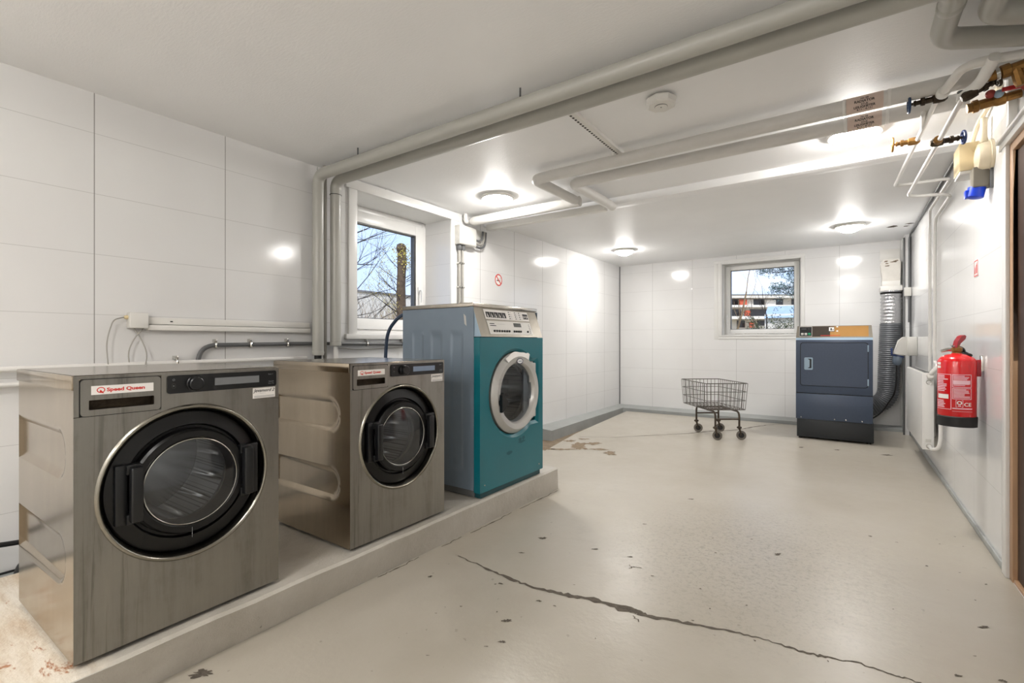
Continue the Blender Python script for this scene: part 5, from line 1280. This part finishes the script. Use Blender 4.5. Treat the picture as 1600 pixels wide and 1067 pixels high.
for (x0, y0, x1, y1) in ((1142, 465, 1163, 475.5), (1181, 466, 1202, 476), (1216, 466, 1232, 478), (1142, 482, 1165, 493), (1181, 482, 1206, 494), (1160, 500, 1172, 511), (1192, 500, 1210, 508), (1105, 465, 1135, 476), (1100, 482, 1136, 494), (1246, 466, 1270, 478)):
    m = MB(); bb(m, x0, y0, x1, y1, 1.1, 1.25, MT['darkopen']); m.build('window', t)
for (x0, y0, x1, y1) in ((1158, 467.5, 1169, 476), (1166, 484.5, 1174, 494), (1173.5, 503, 1180, 512)):
    m = MB(); bb(m, x0, y0, x1, y1, .2, .4, MT['facadered']); m.build('balcony_panel', t)
for (x0, y0, x1, y1) in ((1200, 468, 1216, 478), (1169, 467, 1181, 482)): 
    m = MB(); bb(m, x0, y0, x1, y1, .5, .7, MT['facade']); m.build('balcony_wall', t)
c = aty(1228, 490, 26); t = thing('shed', 'low shed with pale blue roof outside the back window', 'shed', (c.x, 26, .35))
m = MB(); m.box((-.9, 0, 0), (1.1, 2, c.z-.35), MT['facade']); m.build('wall', t)
m = MB(); m.add([(-.9, -.25, c.z-.55), (1.15, -.25, c.z-.55), (1.15, 1.2, c.z+.1), (-.9, 1.2, c.z+.1), (-.9, 2.3, c.z-.45), (1.15, 2.3, c.z-.45)], [(0, 1, 2, 3), (3, 2, 5, 4)], MT['carblue']); m.build('roof', t)
# pine reaching in from the right
t = thing('pine_tree', 'pine with blue-green needles reaching in outside the back window', 'tree', (*aty(1290, 533, 17)[:2], .35)); rnd = random.Random(41)
m = MB(); m.sweep([(0, 0, 0), (0, 0, 7)], [.16, .08], MT['bark'], 10); m.build('trunk', t)
m = MB(); tp = []
def needle_branch(z, dx, dz, L, k):
    pts = [Vector((0, 0, z))]; d = Vector((dx, rnd.uniform(-.15, .15), dz)).normalized()
    for i in range(8):
        d = (d+Vector((0, rnd.uniform(-.06, .06), rnd.uniform(-.05, .09)))).normalized(); pts.append(pts[-1]+d*L/8)
    m.sweep(pts, [.03*(1-.1*i) for i in range(9)], MT['twig'], 5)
    for i in range(3, 9):
        for s in range(3):
            q = pts[i]; e = q+Vector((-rnd.uniform(.1, .4), rnd.uniform(-.2, .2), rnd.uniform(-.25, .35))); m.sweep([q, e], .006, MT['twig'], 4); tp.append(e); tp.append(q.lerp(e, .6))
for (z, dx, dz, L) in ((4.15, -1, -.35, 1.9), (3.6, -1, -.12, 2.1), (3.1, -1, .0, 1.6), (3.0, -1, -.18, 1.7), (2.6, -1, -.3, 1.2), (3.9, -1, .35, 1.8), (4.6, -1, -.3, 1.5), (2.2, -1, -.1, 1.0)): needle_branch(z, dx, dz, L, 0)
m.build('branches', t)
m = MB(); leaves(m, tp, rnd, MT['needle'], 5200, .026, .06); m.build('needles', t, normals=False)
t = thing('tree', 'slender bare birch at the left outside the back window', 'tree', (*aty(1140, 533, 15)[:2], .35)); rnd = random.Random(52)
m = MB(); branchy(m, (0, 0, 0), (.1, 0, 1), 2.2, .04, 4, rnd, MT['shrub'], .45, None, .5, (2, 3)); m.build('branches', t)
t = thing('tree', 'bare spindly tree before the flats, mid view of the back window', 'tree', (*aty(1196, 533, 20)[:2], .35)); rnd = random.Random(57)
m = MB(); branchy(m, (0, 0, 0), (.12, 0, 1), 1.7, .04, 4, rnd, MT['twig'], .5, None, .4, (2, 3)); m.build('branches', t)
for k, (px, Y, h, w, mt, lb) in enumerate(((1150, 22, 1.0, 1.0, 'shrub', 'low brown hedge plant at the left outside the back window'), (1195, 24, 1.3, 1.1, 'evergreen', 'low green bush in the middle outside the back window'), (1228, 19, 1.75, 1.3, 'evergreen', 'low green bush at the right outside the back window'))):
    c = aty(px, 533, Y); rnd = random.Random(60+k); t = thing('bush', lb, 'bush', (c.x, Y, .35))
    m = MB(); tp = []
    for j in range(10): branchy(m, (rnd.uniform(-w, w)*.6, rnd.uniform(-.4, .4), 0), (rnd.uniform(-.5, .5), rnd.uniform(-.4, .4), 1), h*.55, .015, 2, rnd, MT['shrub'], .6, tp)
    m.build('branches', t); m = MB(); leaves(m, tp, rnd, MT[mt], 2000, .034, .09); m.build('leaves', t, normals=False)

# ================================================================== LIGHT
wd = bpy.data.worlds.new('sky'); SC.world = wd; wd.use_nodes = True; nt = wd.node_tree; nt.nodes.clear()
out = nt.nodes.new('ShaderNodeOutputWorld'); bg = nt.nodes.new('ShaderNodeBackground'); nt.links.new(bg.outputs[0], out.inputs[0])
tc = nt.nodes.new('ShaderNodeTexCoord'); sp = nt.nodes.new('ShaderNodeSeparateXYZ'); nt.links.new(tc.outputs['Generated'], sp.inputs[0])
blue = ramp(nt, sp.outputs[2], [(0.0, lin((214, 228, 250))), (.12, lin((190, 212, 246))), (.6, lin((124, 168, 232)))]).outputs[0]
mpn = nt.nodes.new('ShaderNodeMapping'); mpn.inputs['Scale'].default_value = (3.2, 3.2, 9.5); mpn.inputs['Location'].default_value = (1.3, .4, .2); nt.links.new(tc.outputs['Generated'], mpn.inputs[0])
cl = nz(nt, 1.0, 7, .58, mpn.outputs[0]); fac = ramp(nt, cl.outputs[0], [(.44, 0.0), (.60, 1.0)]).outputs[0]
# fewer clouds towards the west
wst = ramp(nt, mth(nt, 'MULTIPLY', sp.outputs[0], -1.0), [(.30, 1.0), (.75, .12)]).outputs[0]
colr = mixc(nt, mth(nt, 'MULTIPLY', fac, wst), blue, (.93, .95, 1.0))
nt.links.new(colr, bg.inputs[0]); bg.inputs[1].default_value = 1.4
sun = bpy.data.lights.new('sun', 'SUN'); sun.energy = 2.2; sun.angle = .01; sun.color = (1, .95, .86)
so = bpy.data.objects.new('sun', sun); COL.objects.link(so); so.rotation_euler = Vector((-.45, .62, -.62)).to_track_quat('-Z', 'Y').to_euler()

vs = SC.view_settings
SC.display_settings.display_device = 'sRGB'
vs.view_transform = 'Standard'; vs.look = 'None'; vs.gamma = 1.0; vs.use_curve_mapping = False; vs.exposure = 0.2
